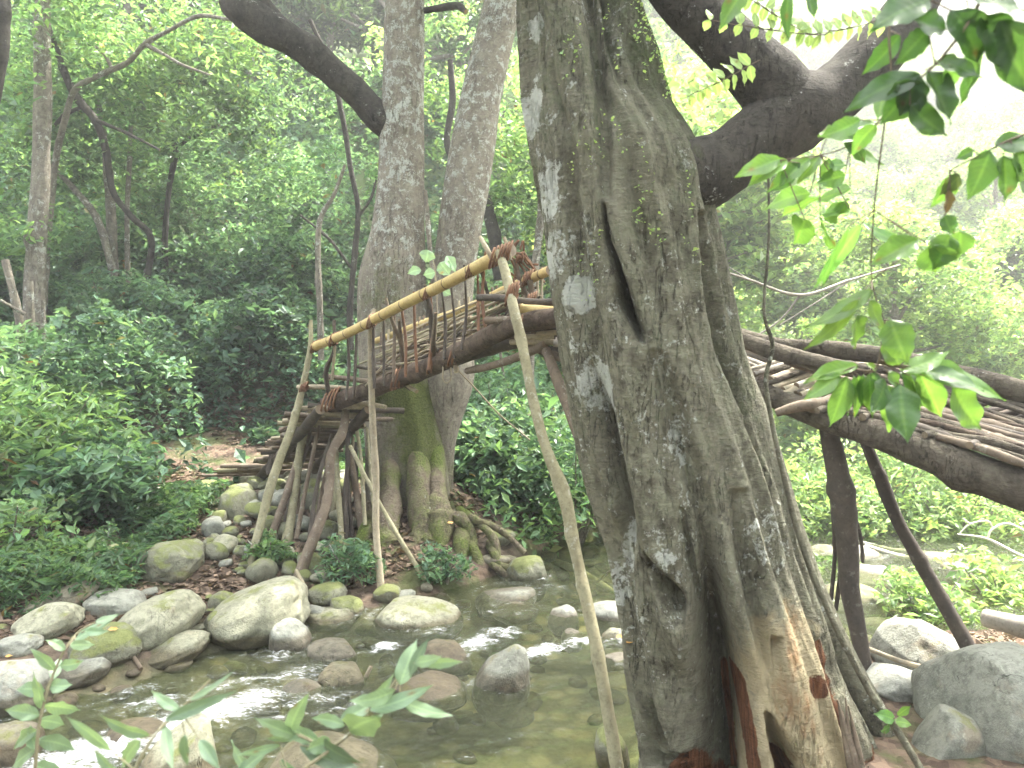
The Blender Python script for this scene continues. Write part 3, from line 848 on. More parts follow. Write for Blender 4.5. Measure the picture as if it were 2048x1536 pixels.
def hit(px, py, y0=2.4, y1=16.0):
    Ys = np.arange(y0, y1, 0.01)
    q = np.array([P(px, py, 1.0)]); d = q[0] - np.array([0, 0, CAM_Z])
    pts = np.array([0, 0, CAM_Z]) + Ys[:, None] * d
    g_ = np.maximum(ground_z(pts[:, 0], pts[:, 1], False), 0.0)
    k = np.nonzero(pts[:, 2] < g_)[0]
    return float(Ys[k[0]]) if len(k) else float(y1)
BOULDERS = [  # cx, cy, half w, half h, tilt, Y, material, point, label
    (505, 1240, 112, 52, 24, 4.95, 'rock_pale', 0, 'largest pale slanting boulder on the left bank, moss along its upper edge'),
    (312, 1250, 82, 46, 28, 4.75, 'rock_pale', 0, 'rounded olive boulder resting on the smaller oval boulder at the water'),
    (348, 1303, 62, 28, 20, 4.5, 'rock_pale', 0, 'smooth oval boulder lying at the water edge under the rounded olive boulder'),
    (215, 1292, 62, 36, 10, 4.85, 'rock_moss', 0, 'mossy boulder left of the rounded olive boulder'),
    (165, 1345, 58, 26, 18, 4.4, 'rock_grey', 0, 'flat dark grey boulder dipping into the water on the left'),
    (15, 1375, 72, 52, -5, 4.1, 'rock_white', 0, 'whitish boulder cut by the left border above the rapids'),
    (38, 1293, 40, 20, 5, 4.9, 'rock_grey', 0, 'small grey oval boulder above the whitish boulder'),
    (130, 1205, 78, 28, 22, 5.75, 'rock_red', 0, 'long boulder with an orange stain beside the herbs on the left bank'),
    (95, 1245, 62, 30, 15, 5.3, 'rock_pale', 0, 'flattish olive boulder in front of the orange stained boulder'),
    (235, 1212, 52, 26, -4, 5.6, 'rock_grey', 0, 'blunt grey boulder half sunk in mud behind the rounded olive boulder'),
    (578, 1272, 34, 34, 30, 4.85, 'rock_grey', 0.2, 'wedge shaped stone standing against the largest slanting boulder'),
    (652, 1240, 52, 20, 4, 5.2, 'rock_pale', 0, 'flat overhanging boulder right of the largest slanting boulder'),
    (655, 1190, 36, 22, 8, 5.7, 'rock_moss', 0, 'squarish mossy stone just below the bridge props'),
    (693, 1216, 32, 22, -20, 5.45, 'rock_moss', 0, 'greenish stone between the flat overhanging boulder and the bridge props'),
    (738, 1250, 28, 12, 0, 5.2, 'rock_grey', 0, 'small flat grey stone left of the broad pale boulder'),
    (775, 1190, 26, 18, 0, 5.9, 'rock_moss', 0, 'round mossy stone at the foot of the right bridge prop'),
    (835, 1235, 82, 36, -6, 5.35, 'rock_pale', 0, 'broad pale boulder with a yellow green patch, at the water below the twin tree'),
    (1010, 1196, 60, 20, 10, 5.9, 'rock_grey', 0, 'long smooth grey boulder at the water below the tangled roots'),
    (1030, 1222, 46, 13, 2, 5.7, 'rock_red', 0, 'low wet reddish stone in front of the long smooth boulder'),
    (1055, 1145, 44, 36, -8, 6.7, 'rock_moss', 0, 'rounded dark mossy boulder right of the tangled roots'),
    (1006, 1338, 56, 46, -28, 4.45, 'rock_grey', 0.25, 'pointed grey boulder standing alone in midstream'),
    (1126, 1233, 32, 20, 12, 5.4, 'rock_white', 0, 'small whitish rock left of the leaning pole, in the water'),
    (1222, 1232, 52, 28, -6, 5.3, 'rock_white', 0, 'large whitish rock in the water against the fluted trunk'),
    (1145, 1272, 22, 15, 0, 5.0, 'rock_white', 0, 'smallest round pale rock beside the leaning pole'),
    (1238, 1282, 42, 24, 0, 4.9, 'rock_pale', 0, 'olive rock dotted with fallen leaves beside the fluted trunk'),
    (1225, 1313, 44, 11, 2, 4.7, 'rock_white', 0, 'low flat white rock in front of the olive leafy rock'),
    (685, 1350, 43, 20, 5, 4.45, 'rock_pale', 0, 'pale dome shaped rock emerging in midstream beside an upright twig'),
    (665, 1300, 48, 17, -5, 4.85, 'rock_grey', 0, 'low rounded rock at the left end of the white streak of water'),
    (885, 1308, 55, 18, -6, 4.75, 'rock_red', 0, 'brown mossy rock in the stream left of the pointed grey boulder'),
    (860, 1375, 70, 18, -4, 4.3, 'rock_red', 0, 'submerged brown rock in front of the brown mossy rock'),
    (600, 1377, 36, 13, 4, 4.3, 'rock_grey', 0, 'small grey rock in midstream left of the pale dome rock'),
    (362, 1505, 82, 66, -22, 3.42, 'rock_pale', 0.35, 'pointed pale rock in the foreground among the white rapids'),
    (640, 1545, 150, 40, -5, 3.35, 'rock_pale', 0, 'wide pale rock just under the water at the lower edge'),
    (15, 1490, 58, 34, 12, 3.7, 'rock_red', 0, 'reddish wet rock by the rapids in the lower left corner'),
    (265, 1462, 52, 15, 5, 3.75, 'rock_red', 0, 'wet rusty rock washed over by the rapids'),
    (345, 1128, 56, 40, 6, 6.7, 'rock_moss', 0, 'large mossy boulder on the far bank below the leaf covered path'),
    (235, 1122, 44, 30, 0, 6.8, 'rock_moss', 0, 'lower mossy boulder left of the large mossy boulder on the bank'),
    (410, 985, 33, 24, 8, 8.3, 'rock_moss', 0, 'yellow green mossy stone at the edge of the leaf covered path'),
    (335, 987, 34, 13, 0, 8.5, 'rock_grey', 0, 'flat grey stone lying in the leaf covered path'),
    (478, 1012, 36, 30, -12, 7.7, 'rock_moss', 0, 'moss capped boulder left of the bridge ramp'),
    (1000, 1075, 30, 18, 0, 7.3, 'rock_moss', 0, 'dark stone among the roots right of the twin tree'),
    (445, 1205, 26, 20, 0, 5.9, 'rock_moss', 0.2, 'peaked mossy stone behind the largest slanting boulder'),
    (440, 1250, 30, 24, 0, 5.35, 'rock_moss', 0, 'green stone wedged between the two biggest left boulders'),
    (1832, 1300, 92, 60, -8, 4.5, 'rock_grey', 0.15, 'rough grey boulder behind the foot of the dark right prop'),
    (1800, 1375, 74, 34, -12, 4.0, 'rock_white', 0, 'bright white rock in front of the rough grey boulder'),
    (1995, 1440, 150, 150, -4, 3.15, 'rock_grey', 0.1, 'massive mottled grey boulder at the lower right corner'),
    (1890, 1490, 62, 70, -14, 3.0, 'rock_grey', 0.0, 'lower grey rock leaning on the massive mottled boulder'),
    (1755, 1150, 52, 18, 0, 6.9, 'rock_white', 0, 'brightest white rock across the water behind the dark props'),
    (1700, 1112, 60, 18, 4, 7.4, 'rock_white', 0, 'white rock on the gravel bar left of the leaning dark prop'),
    (1650, 1105, 34, 14, 0, 7.8, 'rock_pale', 0, 'small pale rock beside the fluted trunk on the gravel bar'),
    (1945, 1145, 62, 18, -8, 7.0, 'rock_pale', 0, 'long pale rock below the bleached driftwood'),
    (1700, 1195, 62, 24, 0, 6.2, 'rock_moss', 0, 'dark mossy rock between the two dark props'),
    (1752, 1248, 30, 12, 0, 5.5, 'rock_grey', 0, 'low wet stone in the dark water behind the thick prop'),
    (1880, 1120, 40, 14, 0, 7.4, 'rock_white', 0, 'flat whitish rock under the long fallen pole'),
    (1226, 1500, 34, 44, 20, 3.35, 'rock_moss', 0.15, 'mossy rock at the foot of the fluted tree beside the pole'),
]
for k, (cx, cy, hw, hh, tl, Yd, mt, pt, lab) in enumerate(BOULDERS):
    if cx < 900 and Yd > 3.6: hw *= 1.1; hh *= 1.1
    if Yd > 3.3:
        Yh = hit(cx, min(cy + hh * .7, 1700))
        Yd = Yh + (hw * .75 + hh * .35) / FPX * Yh * .6
    c = P(cx, cy, Yd)
    rx = hw / FPX * Yd; rz = hh / FPX * Yd
    gzz = float(ground_z(c[0], c[1]))
    low = c[2] - rz
    if low > gzz - 0.02:            # sink the stone into what carries it
        ext = min(low - gzz + 0.04, rz * 1.1)
        c[2] -= ext / 2; rz += ext / 2
    ry = (rx * 0.75 + rz * 0.35)
    me = boulder_mesh('boulder', rx, ry, rz, tl, 40 + k, mt, sub=5 if hw > 40 else 4, point=pt, facets=3)
    o = link('boulder', me)
    o.location = c
    tag(o, lab, 'boulder' if hw > 38 else 'rock')

# broken water round the stones that stand in the stream
ring = np.zeros(len(WV))
for o in [o_ for o_ in COL.objects if o_.name.startswith('boulder')]:
    bx, by, bz = o.location
    yn_ = np.interp(bx, yN_pts[:, 0], yN_pts[:, 1]); yf_ = np.interp(bx, yF_pts[:, 0], yF_pts[:, 1])
    if not (yn_ + .3 < by < yf_ + .3): continue
    dm = o.data; n_ = len(dm.vertices); co_ = np.empty(n_ * 3, dtype=np.float32); dm.vertices.foreach_get('co', co_); co_ = co_.reshape(-1, 3) + np.array(o.location)
    cut = co_[np.abs(co_[:, 2] - 0.03) < 0.03]
    if len(cut) < 6: continue
    rx_, ry_ = np.ptp(cut[:, 0]) / 2 + .01, np.ptp(cut[:, 1]) / 2 + .01
    cx_, cy_ = (cut[:, 0].max() + cut[:, 0].min()) / 2, (cut[:, 1].max() + cut[:, 1].min()) / 2
    dd_ = np.sqrt(((WV[:, 0] - cx_) / rx_) ** 2 + ((WV[:, 1] - cy_) / ry_) ** 2)
    ring = np.maximum(ring, 0.45 * np.exp(-((dd_ - 1.05) / .16) ** 2))
f2 = np.maximum(foam.ravel(), ring)
cc_ = np.ones((len(WV), 4), dtype=np.float32); cc_[:, :3] = f2[:, None]
wob.data.color_attributes['Col'].data.foreach_set('color', cc_.ravel())

# stones piled under the bridge
protos = [boulder_mesh('pile_stone', 0.1, 0.09, 0.07, 0, 300 + k, m_, 3, facets=4) for k, m_ in enumerate(['rock_moss', 'rock_grey', 'rock_moss', 'rock_pale', 'rock_moss'])]
rng = np.random.default_rng(33)
placed = []
tries = 0
while len(placed) < 95 and tries < 6000:
    tries += 1
    x, y = rng.uniform(-2.75, -1.05), rng.uniform(5.7, 7.9)
    if abs(x + 1.95 + (y - 6.8) * 0.15) > 0.62 - 0.05 * (y - 5.7): continue
    s = rng.uniform(0.35, 1.3)
    if any((x - a) ** 2 + (y - b) ** 2 < ((s + c_) * 0.062) ** 2 for a, b, c_ in placed): continue
    placed.append((x, y, s))
    o = link('pile_stone', protos[len(placed) % 5])
    o.location = (x, y, float(ground_z(x, y)) + 0.035 * s)
    o.rotation_euler = (rng.uniform(-.3, .3), rng.uniform(-.3, .3), rng.uniform(0, 6.28))
    o.scale = (s, s * rng.uniform(.8, 1.1), s * rng.uniform(.7, 1.1))
    tag(o, 'mossy cobble in the stone heap under the bridge ramp', 'stone', 'cobbles heaped under the bridge ramp')
for k in range(45):
    px = rng.uniform(0, 820); py = rng.uniform(1190, 1300)
    Yd = 1.7 * FPX / (py - 700)
    c = P(px, py, Yd)
    s = rng.uniform(0.25, 0.75)
    o = link('bank_stone', protos[k % 5])
    o.location = (c[0], c[1], float(ground_z(c[0], c[1])) + 0.02 * s)
    o.rotation_euler = (rng.uniform(-.3, .3), rng.uniform(-.3, .3), rng.uniform(0, 6.28))
    o.scale = (s * 1.3, s, s * .8)
    tag(o, 'small loose stone between the boulders on the left bank', 'stone', 'loose stones on the left bank')

# ------------------------------------------------------------------ the big fluted tree
EDGE = np.array([  # py, left px, right px
    (-700, 1010, 1180), (-300, 1025, 1215), (-60, 1036, 1250), (0, 1040, 1265), (100, 1046, 1300), (200, 1052, 1328), (300, 1066, 1392), (350, 1074, 1408), (400, 1080, 1412), (500, 1094, 1438),
    (600, 1106, 1460), (700, 1124, 1482), (800, 1146, 1508), (900, 1166, 1538), (1000, 1190, 1572), (1100, 1216, 1604), (1200, 1240, 1642),
    (1300, 1258, 1682), (1400, 1268, 1722), (1536, 1285, 1785), (1640, 1270, 1850), (1760, 1230, 1920)], float)
TD = 2.95
GROOVES = [  # polyline (px, py), half width px, depth m, sharpness
    ([(1190, 430), (1200, 500), (1222, 570), (1232, 620), (1262, 690)], [3, 4, 6, 10, 5], [.02, .06, .11, .15, .03]),
    ([(1165, 0), (1185, 180), (1192, 330), (1196, 430)], [16, 14, 12, 8], [.05, .045, .035, .02]),
    ([(1222, 0), (1212, 120), (1232, 240)], [14, 12, 6], [.045, .04, .0]),
    ([(1372, 440), (1392, 560), (1424, 690), (1462, 790), (1500, 900), (1528, 990)], [9, 14, 16, 16, 14, 8], [.02, .055, .07, .07, .05, .01]),
    ([(1290, 700), (1322, 820), (1345, 900), (1378, 1000), (1388, 1100), (1392, 1200), (1398, 1300), (1400, 1400), (1400, 1540), (1400, 1700)], [8, 18, 20, 20, 18, 28, 38, 38, 40, 50], [.01, .04, .055, .06, .07, .17, .30, .34, .30, .25]),
    ([(1140, 620), (1172, 760), (1206, 860), (1234, 980), (1244, 1080), (1262, 1180)], [8, 9, 11, 9, 10, 8], [.01, .03, .05, .05, .04, .01]),
    ([(1272, 1060), (1296, 1110), (1322, 1160), (1334, 1210)], [4, 12, 14, 6], [.0, .08, .09, .0]),
    ([(1306, 1490), (1318, 1450), (1340, 1500), (1346, 1700)], [6, 12, 24, 30], [.03, .10, .16, .16]),
    ([(1482, 1340), (1520, 1430), (1560, 1530), (1590, 1660)], [6, 18, 24, 24], [.03, .12, .15, .13]),
    ([(1500, 1210), (1505, 1290)], [7, 5], [.04, .0]),
    ([(1632, 1245), (1660, 1340), (1690, 1440), (1722, 1540), (1770, 1700)], [12, 26, 28, 34, 40], [.03, .055, .06, .07, .07]),
    ([(1340, 1290), (1310, 1330)], [4, 3], [.04, .0]),
    ([(1440, 950), (1450, 1080), (1470, 1200), (1490, 1310)], [16, 16, 12, 8], [.015, .03, .03, .0]),
    ([(1275, 700), (1290, 840), (1300, 960)], [10, 14, 8], [.01, .025, .0]),
    ([(1330, 980), (1350, 1080), (1362, 1200), (1350, 1300), (1330, 1380)], [5, 7, 8, 6, 5], [.01, .03, .045, .05, .02]),
    ([(1290, 1370), (1300, 1440), (1292, 1536)], [8, 16, 18], [.02, .09, .1]),
    ([(1560, 850), (1590, 960)], [8, 6], [.02, .0]),
]
def pl_dist(PX, PY, line, w, dep):
    """displacement (m) made by one groove at every (PX, PY)"""
    line = spline(np.hstack([np.array(line, float), np.array(w, float)[:, None], np.array(dep, float)[:, None]]), 40)
    o = np.argsort(line[:, 1]); line = line[o]
    y0, y1 = line[0, 1], line[-1, 1]
    wob_ = 3.5 * (vnoise(np.stack([PY * 0.05, PY * 0, PY * 0], -1), 4) - 0.5)
    cx = np.interp(PY, line[:, 1], line[:, 0]) + wob_
    ww = np.maximum(np.interp(PY, line[:, 1], line[:, 2]), 2)
    dd = np.interp(PY, line[:, 1], line[:, 3], left=0, right=0)
    end = ss(y0 - 8, y0 + 12, PY) * (1 - ss(y1 - 12, y1 + 8, PY))
    t = np.abs(PX - cx) / ww
    return 1.5 * dd * end * (1 / (1 + t ** 4)), np.exp(-t ** 2) * end

def big_tree():
    loc = P(1500, 1560, TD); loc[2] = 0.2
    root = empty('fluted_tree', tuple(loc))
    tag(root, 'huge fluted tree trunk with a rotten hollow base, leaning in the foreground', 'tree')
    pys = np.concatenate([np.arange(-700, -60, 16), np.arange(-60, 1760, 4.2)])
    seg = 720
    # angle spacing: two thirds of the vertices on the side that faces the stream
    th = np.concatenate([np.linspace(0, np.pi, 540, endpoint=False), np.linspace(np.pi, 2 * np.pi, 180, endpoint=False)])
    PY = np.repeat(pys[:, None], seg, 1)
    l = np.interp(pys, EDGE[:, 0], EDGE[:, 1]); r = np.interp(pys, EDGE[:, 0], EDGE[:, 2])
    c = (l + r) / 2; w = (r - l) / 2
    TH = np.repeat(th[None, :], len(pys), 0)
    cs, sn = np.cos(TH), np.sin(TH)
    Zr = np.array([P(1400, q, TD)[2] for q in pys])
    PX = c[:, None] + w[:, None] * cs
    m = 1 / FPX * TD
    Rx = w[:, None] * m * 0.985
    Ry = np.minimum(w, 210)[:, None] * m * 0.86
    front = (sn > -0.05)
    disp = np.zeros_like(PX); 
    for (ln, ww, dd) in GROOVES:
        a, _ = pl_dist(PX, PY, ln, ww, dd)
        disp = np.maximum(disp, a * front)
    disp = np.minimum(disp, 0.36)
    # broad flutes and bark relief
    q = np.stack([cs * 1.6, sn * 1.6, PY / 900.0], -1)
    fl = 0.075 * fbm(q * 1.5, 3, 2)
    q2 = np.stack([cs * 7, sn * 7, PY / 260.0], -1)
    fl = fl + 0.016 * fbm(q2, 3, 6)
    q3 = np.stack([cs * 14, sn * 14, PY / 14.0], -1)
    fl = fl + 0.0035 * fbm(q3, 3, 9)
    # pleats, about fifteen round the trunk
    pleat = 0.016 * np.cos(TH * 15 + 1.2 * fbm(np.stack([cs, sn, PY / 300.0], -1), 2, 14) * 3) * ss(300, 900, PY)
    fade = np.where(front, np.clip(sn * 4, 0.0, 1), 1.0)        # keep the silhouette
    rr = (fl + pleat) * fade - disp
    Xc = ((c - 1024) / FPX * TD)[:, None]
    dirx, diry = cs * Ry / (Rx + 1e-6), sn
    nl = np.sqrt(dirx ** 2 + diry ** 2)
    Xv = Xc + Rx * cs + rr * dirx / nl
    Yv = TD - Ry * sn - rr * diry / nl
    # compensate the perspective shift of the front side a little: none, the rows lie level
    Zv = np.repeat(Zr[:, None], seg, 1) + 0.0 * Xv
    V = np.stack([Xv, Yv, Zv], -1).reshape(-1, 3)
    n = len(pys)
    i = np.arange(n - 1)[:, None]; j = np.arange(seg)[None, :]; jn = (j + 1) % seg
    F = np.stack([i * seg + j, (i + 1) * seg + j, (i + 1) * seg + jn, i * seg + jn], -1).reshape(-1, 4)
    # surface kinds
    def patch(cx, cy, rx, ry, hard=1.5):
        d = np.sqrt(((PX - cx) / rx) ** 2 + ((PY - cy) / ry) ** 2)
        return np.clip(1.5 - d * hard * 0.75, 0, 1) * front
    moss = 0.22 * ss(500, 50, PY) + 0.14 + 0.25 * ss(0.2, 0.9, cs) * ss(1200, 600, PY)
    bare = np.maximum.reduce([patch(1560, 1440, 135, 170), patch(1530, 1290, 110, 140) * 0.9, patch(1500, 1500, 60, 120) * .8, patch(1640, 1540, 70, 120), patch(1448, 1480, 40, 110) * .7])
    def along(line, w_):
        line = np.array(line, float)
        cx = np.interp(PY, line[:, 1], line[:, 0], left=-999, right=-999)
        e_ = ss(line[0, 1] - 5, line[0, 1] + 40, PY) * (1 - ss(line[-1, 1] - 30, line[-1, 1] + 5, PY))
        return np.clip(1.4 - np.abs(PX - cx) / w_, 0, 1) * front * e_
    rot = np.maximum.reduce([along([(1628, 1240), (1650, 1300), (1690, 1430), (1735, 1560), (1780, 1760)], 24), along([(1400, 1290), (1400, 1700)], 30) * .8,
                             along([(1325, 1430), (1345, 1540), (1340, 1700)], 26), along([(1436, 1270), (1452, 1360), (1470, 1480), (1470, 1700)], 12),
                             along([(1574, 1275), (1596, 1330), (1590, 1345)], 22), along([(1530, 1430), (1575, 1560)], 18), along([(1760, 1470), (1800, 1600)], 26)])
    lich = np.maximum.reduce([patch(1098, 400, 26, 66) * .62, patch(1112, 520, 24, 60) * .55, patch(1062, 70, 12, 30), patch(1066, 230, 12, 60), patch(1150, 600, 18, 40), patch(1300, 1050, 34, 60) * .3, patch(1500, 1040, 60, 80) * .3, patch(1180, 760, 30, 60) * .5, patch(1330, 870, 30, 60) * .4, patch(1240, 1080, 14, 120) * .5])
    C = np.stack([moss, bare, rot, 1 + lich], -1).reshape(-1, 4)
    me = mesh('trunk', V, F, attrs={'Col': C}, mats=[M['bark_big']])
    shift(me, loc)
    link('trunk', me, root)
    # limb that leaves to the right and forks
    lm = MB()
    m_ = TD / FPX
    tube(lm, [P(1330, 370, 2.95), P(1400, 350, 2.95), P(1460, 320, 2.97), P(1530, 270, 3.0), P(1590, 225, 3.02), P(1660, 195, 3.05), P(1740, 120, 3.1), P(1800, 50, 3.15), P(1850, -40, 3.2), P(1930, -260, 3.3), P(2010, -560, 3.4)],
         np.array([84, 76, 66, 74, 80, 62, 58, 52, 48, 42, 26]) * m_, seg=48, rough=0.10, seed=3, step=0.018)
    ob = lm.build('limb', M['bark_dark'], root, origin=loc)
    l2 = MB()
    tube(l2, [P(1590, 260, 3.02), P(1560, 190, 3.0), P(1480, 110, 3.0), P(1410, 40, 3.0), P(1340, -40, 3.0), P(1250, -240, 3.0), P(1190, -500, 3.0)],
         np.array([60, 70, 60, 56, 54, 44, 30]) * m_, seg=48, rough=0.10, seed=5, step=0.018)
    l2.build('limb', M['bark_dark'], root, origin=loc)
    # aerial root that hugs the right flank
    ar = MB()
    tube(ar, [P(1420, 560, 3.12), P(1452, 700, 3.15), P(1495, 830, 3.16), P(1535, 960, 3.14), P(1580, 1080, 3.12), P(1630, 1200, 3.1), P(1680, 1310, 3.1), P(1735, 1410, 3.12), P(1765, 1470, 3.12), P(1800, 1560, 3.1)],
         np.array([18, 34, 40, 40, 34, 30, 30, 30, 24, 20]) * 3.12 / FPX, seg=30, rough=0.14, seed=8, step=0.02)
    ar.build('aerial_root', M['bark_big'], root, origin=loc)
    # ragged bark rim of the hollow and splinters
    rs = np.random.default_rng(5)
    sp_ = MB()
    for k in range(16):
        px = rs.uniform(1700, 1770); py = rs.uniform(1430, 1560)
        px = np.interp(py, [1430, 1560], [1700, 1750]) + rs.uniform(-14, 18)
        yy = TD - 0.30
        tube(sp_, [P(px, py + 90, yy), P(px - 12, py + 30, yy - .01), P(px - 26 + rs.uniform(-6, 6), py - rs.uniform(20, 70), yy - .005)], [.012, .01, .002], seg=6, rough=.3, seed=k)
    sp_.build('splinter', M['stick_brown'], root, origin=loc)
    # crown above the frame
    cr = MB(); rs = np.random.default_rng(71)
    for (cx_, cy_, cz, r_) in [(0.2, 3.2, 6.6, 2.2), (3.4, 3.6, 6.8, 2.4), (-1.6, 4.2, 7.6, 2.2), (1.4, 1.2, 7.4, 2.3), (5.2, 2.5, 7.2, 2.0)]:
        q = cloud(rs, (cx_, cy_, cz), (r_, r_, r_ * .5), 1500, 0.45, 1.3, int(cx_ * 10) + 20)
        leaves(cr, q, 0.17, rs)
    cr.build('crown', M['leaf_mid'], root, smooth=False, origin=loc)
    # tiny creeping leaves on the bark
    cp = MB(); rs = np.random.default_rng(15)
    pts = []
    for _ in range(30):
        x_, y_ = rs.choice([1150, 1180, 1215, 1250, 1280, 1330]) + rs.uniform(-14, 14), rs.uniform(-20, 560)
        for _ in range(14):
            l_, r_2 = np.interp(y_, EDGE[:, 0], EDGE[:, 1]), np.interp(y_, EDGE[:, 0], EDGE[:, 2])
            cc, w2 = (l_ + r_2) / 2, (r_2 - l_) / 2
            u = np.clip((x_ - cc) / w2, -.97, .97)
            sn_ = math.sqrt(1 - u * u)
            Zp = P(1400, y_, TD)[2]
            pts.append([(cc - 1024) / FPX * TD + w2 * TD / FPX * u * 1.03, TD - min(w2, 210) * TD / FPX * .86 * sn_ - 0.018, Zp])
            x_ += rs.uniform(-9, 9); y_ += rs.uniform(-4, 16)
    leaves(cp, np.array(pts), 0.011, rs, leaf_cols(len(pts), rs, .75, .1, .5, .2), aspect=.8)
    cp.build('creeper', M['leaf_bright'], root, smooth=False, origin=loc)
    return root
big_tree()

# slender pole-like vine standing right of the fluted tree
def liana(name, label, pts, rad, mat, cat='vine', **k):
    mb = MB(); pts = np.array(pts)
    tube(mb, pts, rad, **k)
    o = mb.build(name, M[mat], origin=pts[-1])
    o.location = tuple(pts[-1])
    tag(o, label, cat)
    return o
liana('liana', 'grey woody vine descending beside the right flank of the fluted tree',
      [P(1556, -200, 3.0), P(1536, 200, 3.0), P(1538, 460, 2.95), P(1528, 620, 2.95), P(1545, 690, 2.95), P(1532, 760, 2.93), P(1545, 850, 2.92), P(1570, 960, 2.9), P(1602, 1080, 2.88), P(1640, 1180, 2.86), P(1690, 1290, 2.84), P(1745, 1390, 2.8), P(1800, 1470, 2.76), P(1860, 1570, 2.7)],
      [.003, .004, .005, .006, .008, .008, .009, .010, .011, .012, .013, .014, .014, .014], 'bark_big', seg=10, rough=.25, step=.015)

# ------------------------------------------------------------------ twin tree
def twin_tree():
    D1 = 7.0
    loc = P(830, 1080, D1)
    root = empty('twin_trunk_tree', tuple(loc))
    tag(root, 'tall twin stemmed tree with lichen speckled bark and mossy foot behind the bridge', 'tree')
    def trunk(tab, name, D, mat, seed, seg=110, mossf=None, flute=0.05):
        tab = np.array(tab, float)
        pys = np.arange(tab[0, 0], tab[-1, 0], 7)
        l = np.interp(pys, tab[:, 0], tab[:, 1]); r = np.interp(pys, tab[:, 0], tab[:, 2])
        k = np.ones(9) / 9
        lp = np.pad(l, 4, mode='edge'); rp = np.pad(r, 4, mode='edge')
        l = np.convolve(lp, k, 'valid'); r = np.convolve(rp, k, 'valid')
        c = (l + r) / 2; w = (r - l) / 2
        th = np.linspace(0, 2 * np.pi, seg, endpoint=False)
        TH = np.repeat(th[None], len(pys), 0); cs, sn = np.cos(TH), np.sin(TH); PY = np.repeat(pys[:, None], seg, 1)
        Rr = w[:, None] * D / FPX
        f = 1 + flute * ss(300, 800, PY) * 1.8 * fbm(np.stack([cs * 2.2, sn * 2.2, PY / 500], -1), 3, seed) + 0.03 * fbm(np.stack([cs * 6, sn * 6, PY / 70], -1), 3, seed + 1)
        X_ = ((c - 1024) / FPX * D)[:, None] + Rr * cs * f
        Y_ = D - Rr * 0.9 * sn * f
        Z_ = np.array([P(900, q, D)[2] for q in pys])[:, None] + 0 * X_
        V = np.stack([X_, Y_, Z_], -1).reshape(-1, 3)
        n = len(pys); i = np.arange(n - 1)[:, None]; j = np.arange(seg)[None]; jn = (j + 1) % seg
        F = np.stack([i * seg + j, (i + 1) * seg + j, (i + 1) * seg + jn, i * seg + jn], -1).reshape(-1, 4)
        mo = mossf(c[:, None] + w[:, None] * cs, PY)
        C = np.stack([mo, 0 * mo, 0 * mo, 1 + 0.25 * ss(600, 350, PY) - 0.5 * ss(620, 760, PY)], -1).reshape(-1, 4)
        me = mesh(name, V, F, attrs={'Col': C}, mats=[M[mat]]); shift(me, loc)
        link(name, me, root)
    def mossA(px, py):
        a = np.exp(-(((px - 850) / 60) ** 2 + ((py - 900) / 130) ** 2)) * 1.0
        b = np.exp(-(((px - 780) / 70) ** 2 + ((py - 600) / 90) ** 2)) * 0.5
        c_ = np.exp(-(((px - 790) / 80) ** 2 + ((py - 780) / 60) ** 2)) * 0.7
        return np.clip(a + b + c_ + 0.4 * ss(950, 1050, py), 0, 1)
    trunk([(-900, 800, 850), (-300, 785, 850), (0, 775, 852), (200, 768, 850), (300, 762, 850), (400, 755, 850), (480, 742, 850), (530, 724, 850), (600, 718, 850), (700, 720, 858), (800, 724, 872), (900, 732, 888), (980, 730, 896), (1040, 720, 908), (1100, 702, 925), (1200, 680, 945)],
          'trunk', D1, 'bark_twin', 4, mossf=mossA, flute=.09)
    def mossB(px, py):
        return np.clip(0.65 * np.exp(-(((px - 870) / 50) ** 2 + ((py - 960) / 120) ** 2)), 0, 1)
    trunk([(-900, 1130, 1180), (-300, 1030, 1095), (0, 970, 1046), (100, 944, 1022), (200, 920, 1002), (300, 900, 990), (400, 884, 975), (500, 872, 955), (600, 858, 944), (700, 846, 946), (760, 842, 950), (800, 842, 938), (850, 846, 920), (900, 850, 908), (1000, 852, 906), (1080, 850, 915), (1180, 845, 935)],
          'second_stem', D1 + .02, 'bark_twin', 14, mossf=mossB)
    # dark limb rising to the left
    m_ = D1 / FPX
    lb = MB()
    tube(lb, [P(800, 260, D1), P(755, 235, D1), P(722, 195, D1 - .02), P(660, 140, D1 - .05), P(590, 85, D1 - .1), P(520, 45, D1 - .15), P(480, 20, D1 - .2), P(462, -20, D1 - .2), P(450, -200, D1 - .2)],
         np.array([26, 30, 27, 29, 31, 32, 30, 26, 20]) * m_, seg=26, rough=.22, seed=6, step=.04)
    tube(lb, [P(600, 90, D1 - .1), P(560, 50, D1 - .12), P(530, 10, D1 - .12), P(470, -60, D1 - .1)], np.array([18, 18, 14, 10]) * m_, seg=14, rough=.2, seed=7)
    lb.build('limb', M['bark_dark'], root, origin=loc)
    lb = MB()
    tube(lb, [P(845, 22, D1), P(880, 16, D1 - .1), P(915, 12, D1 - .2), P(932, 24, D1 - .25)], np.array([6, 7, 7, 6]) * m_, seg=12, rough=.2, seed=17)
    lb.build('broken_branch', M['bark_dark'], root, origin=loc)
    # climbing stem between the trunks
    st = MB()
    tube(st, [P(850, 380, D1 - .35), P(856, 450, D1 - .35), P(862, 520, D1 - .35), P(872, 600, D1 - .35), P(880, 700, D1 - .38)], [.02, .022, .018, .012, .01], seg=8, rough=.3, seed=12)
    st.build('climbing_stem', M['bark_grey'], root, origin=loc)
    # roots
    rs = np.random.default_rng(8)
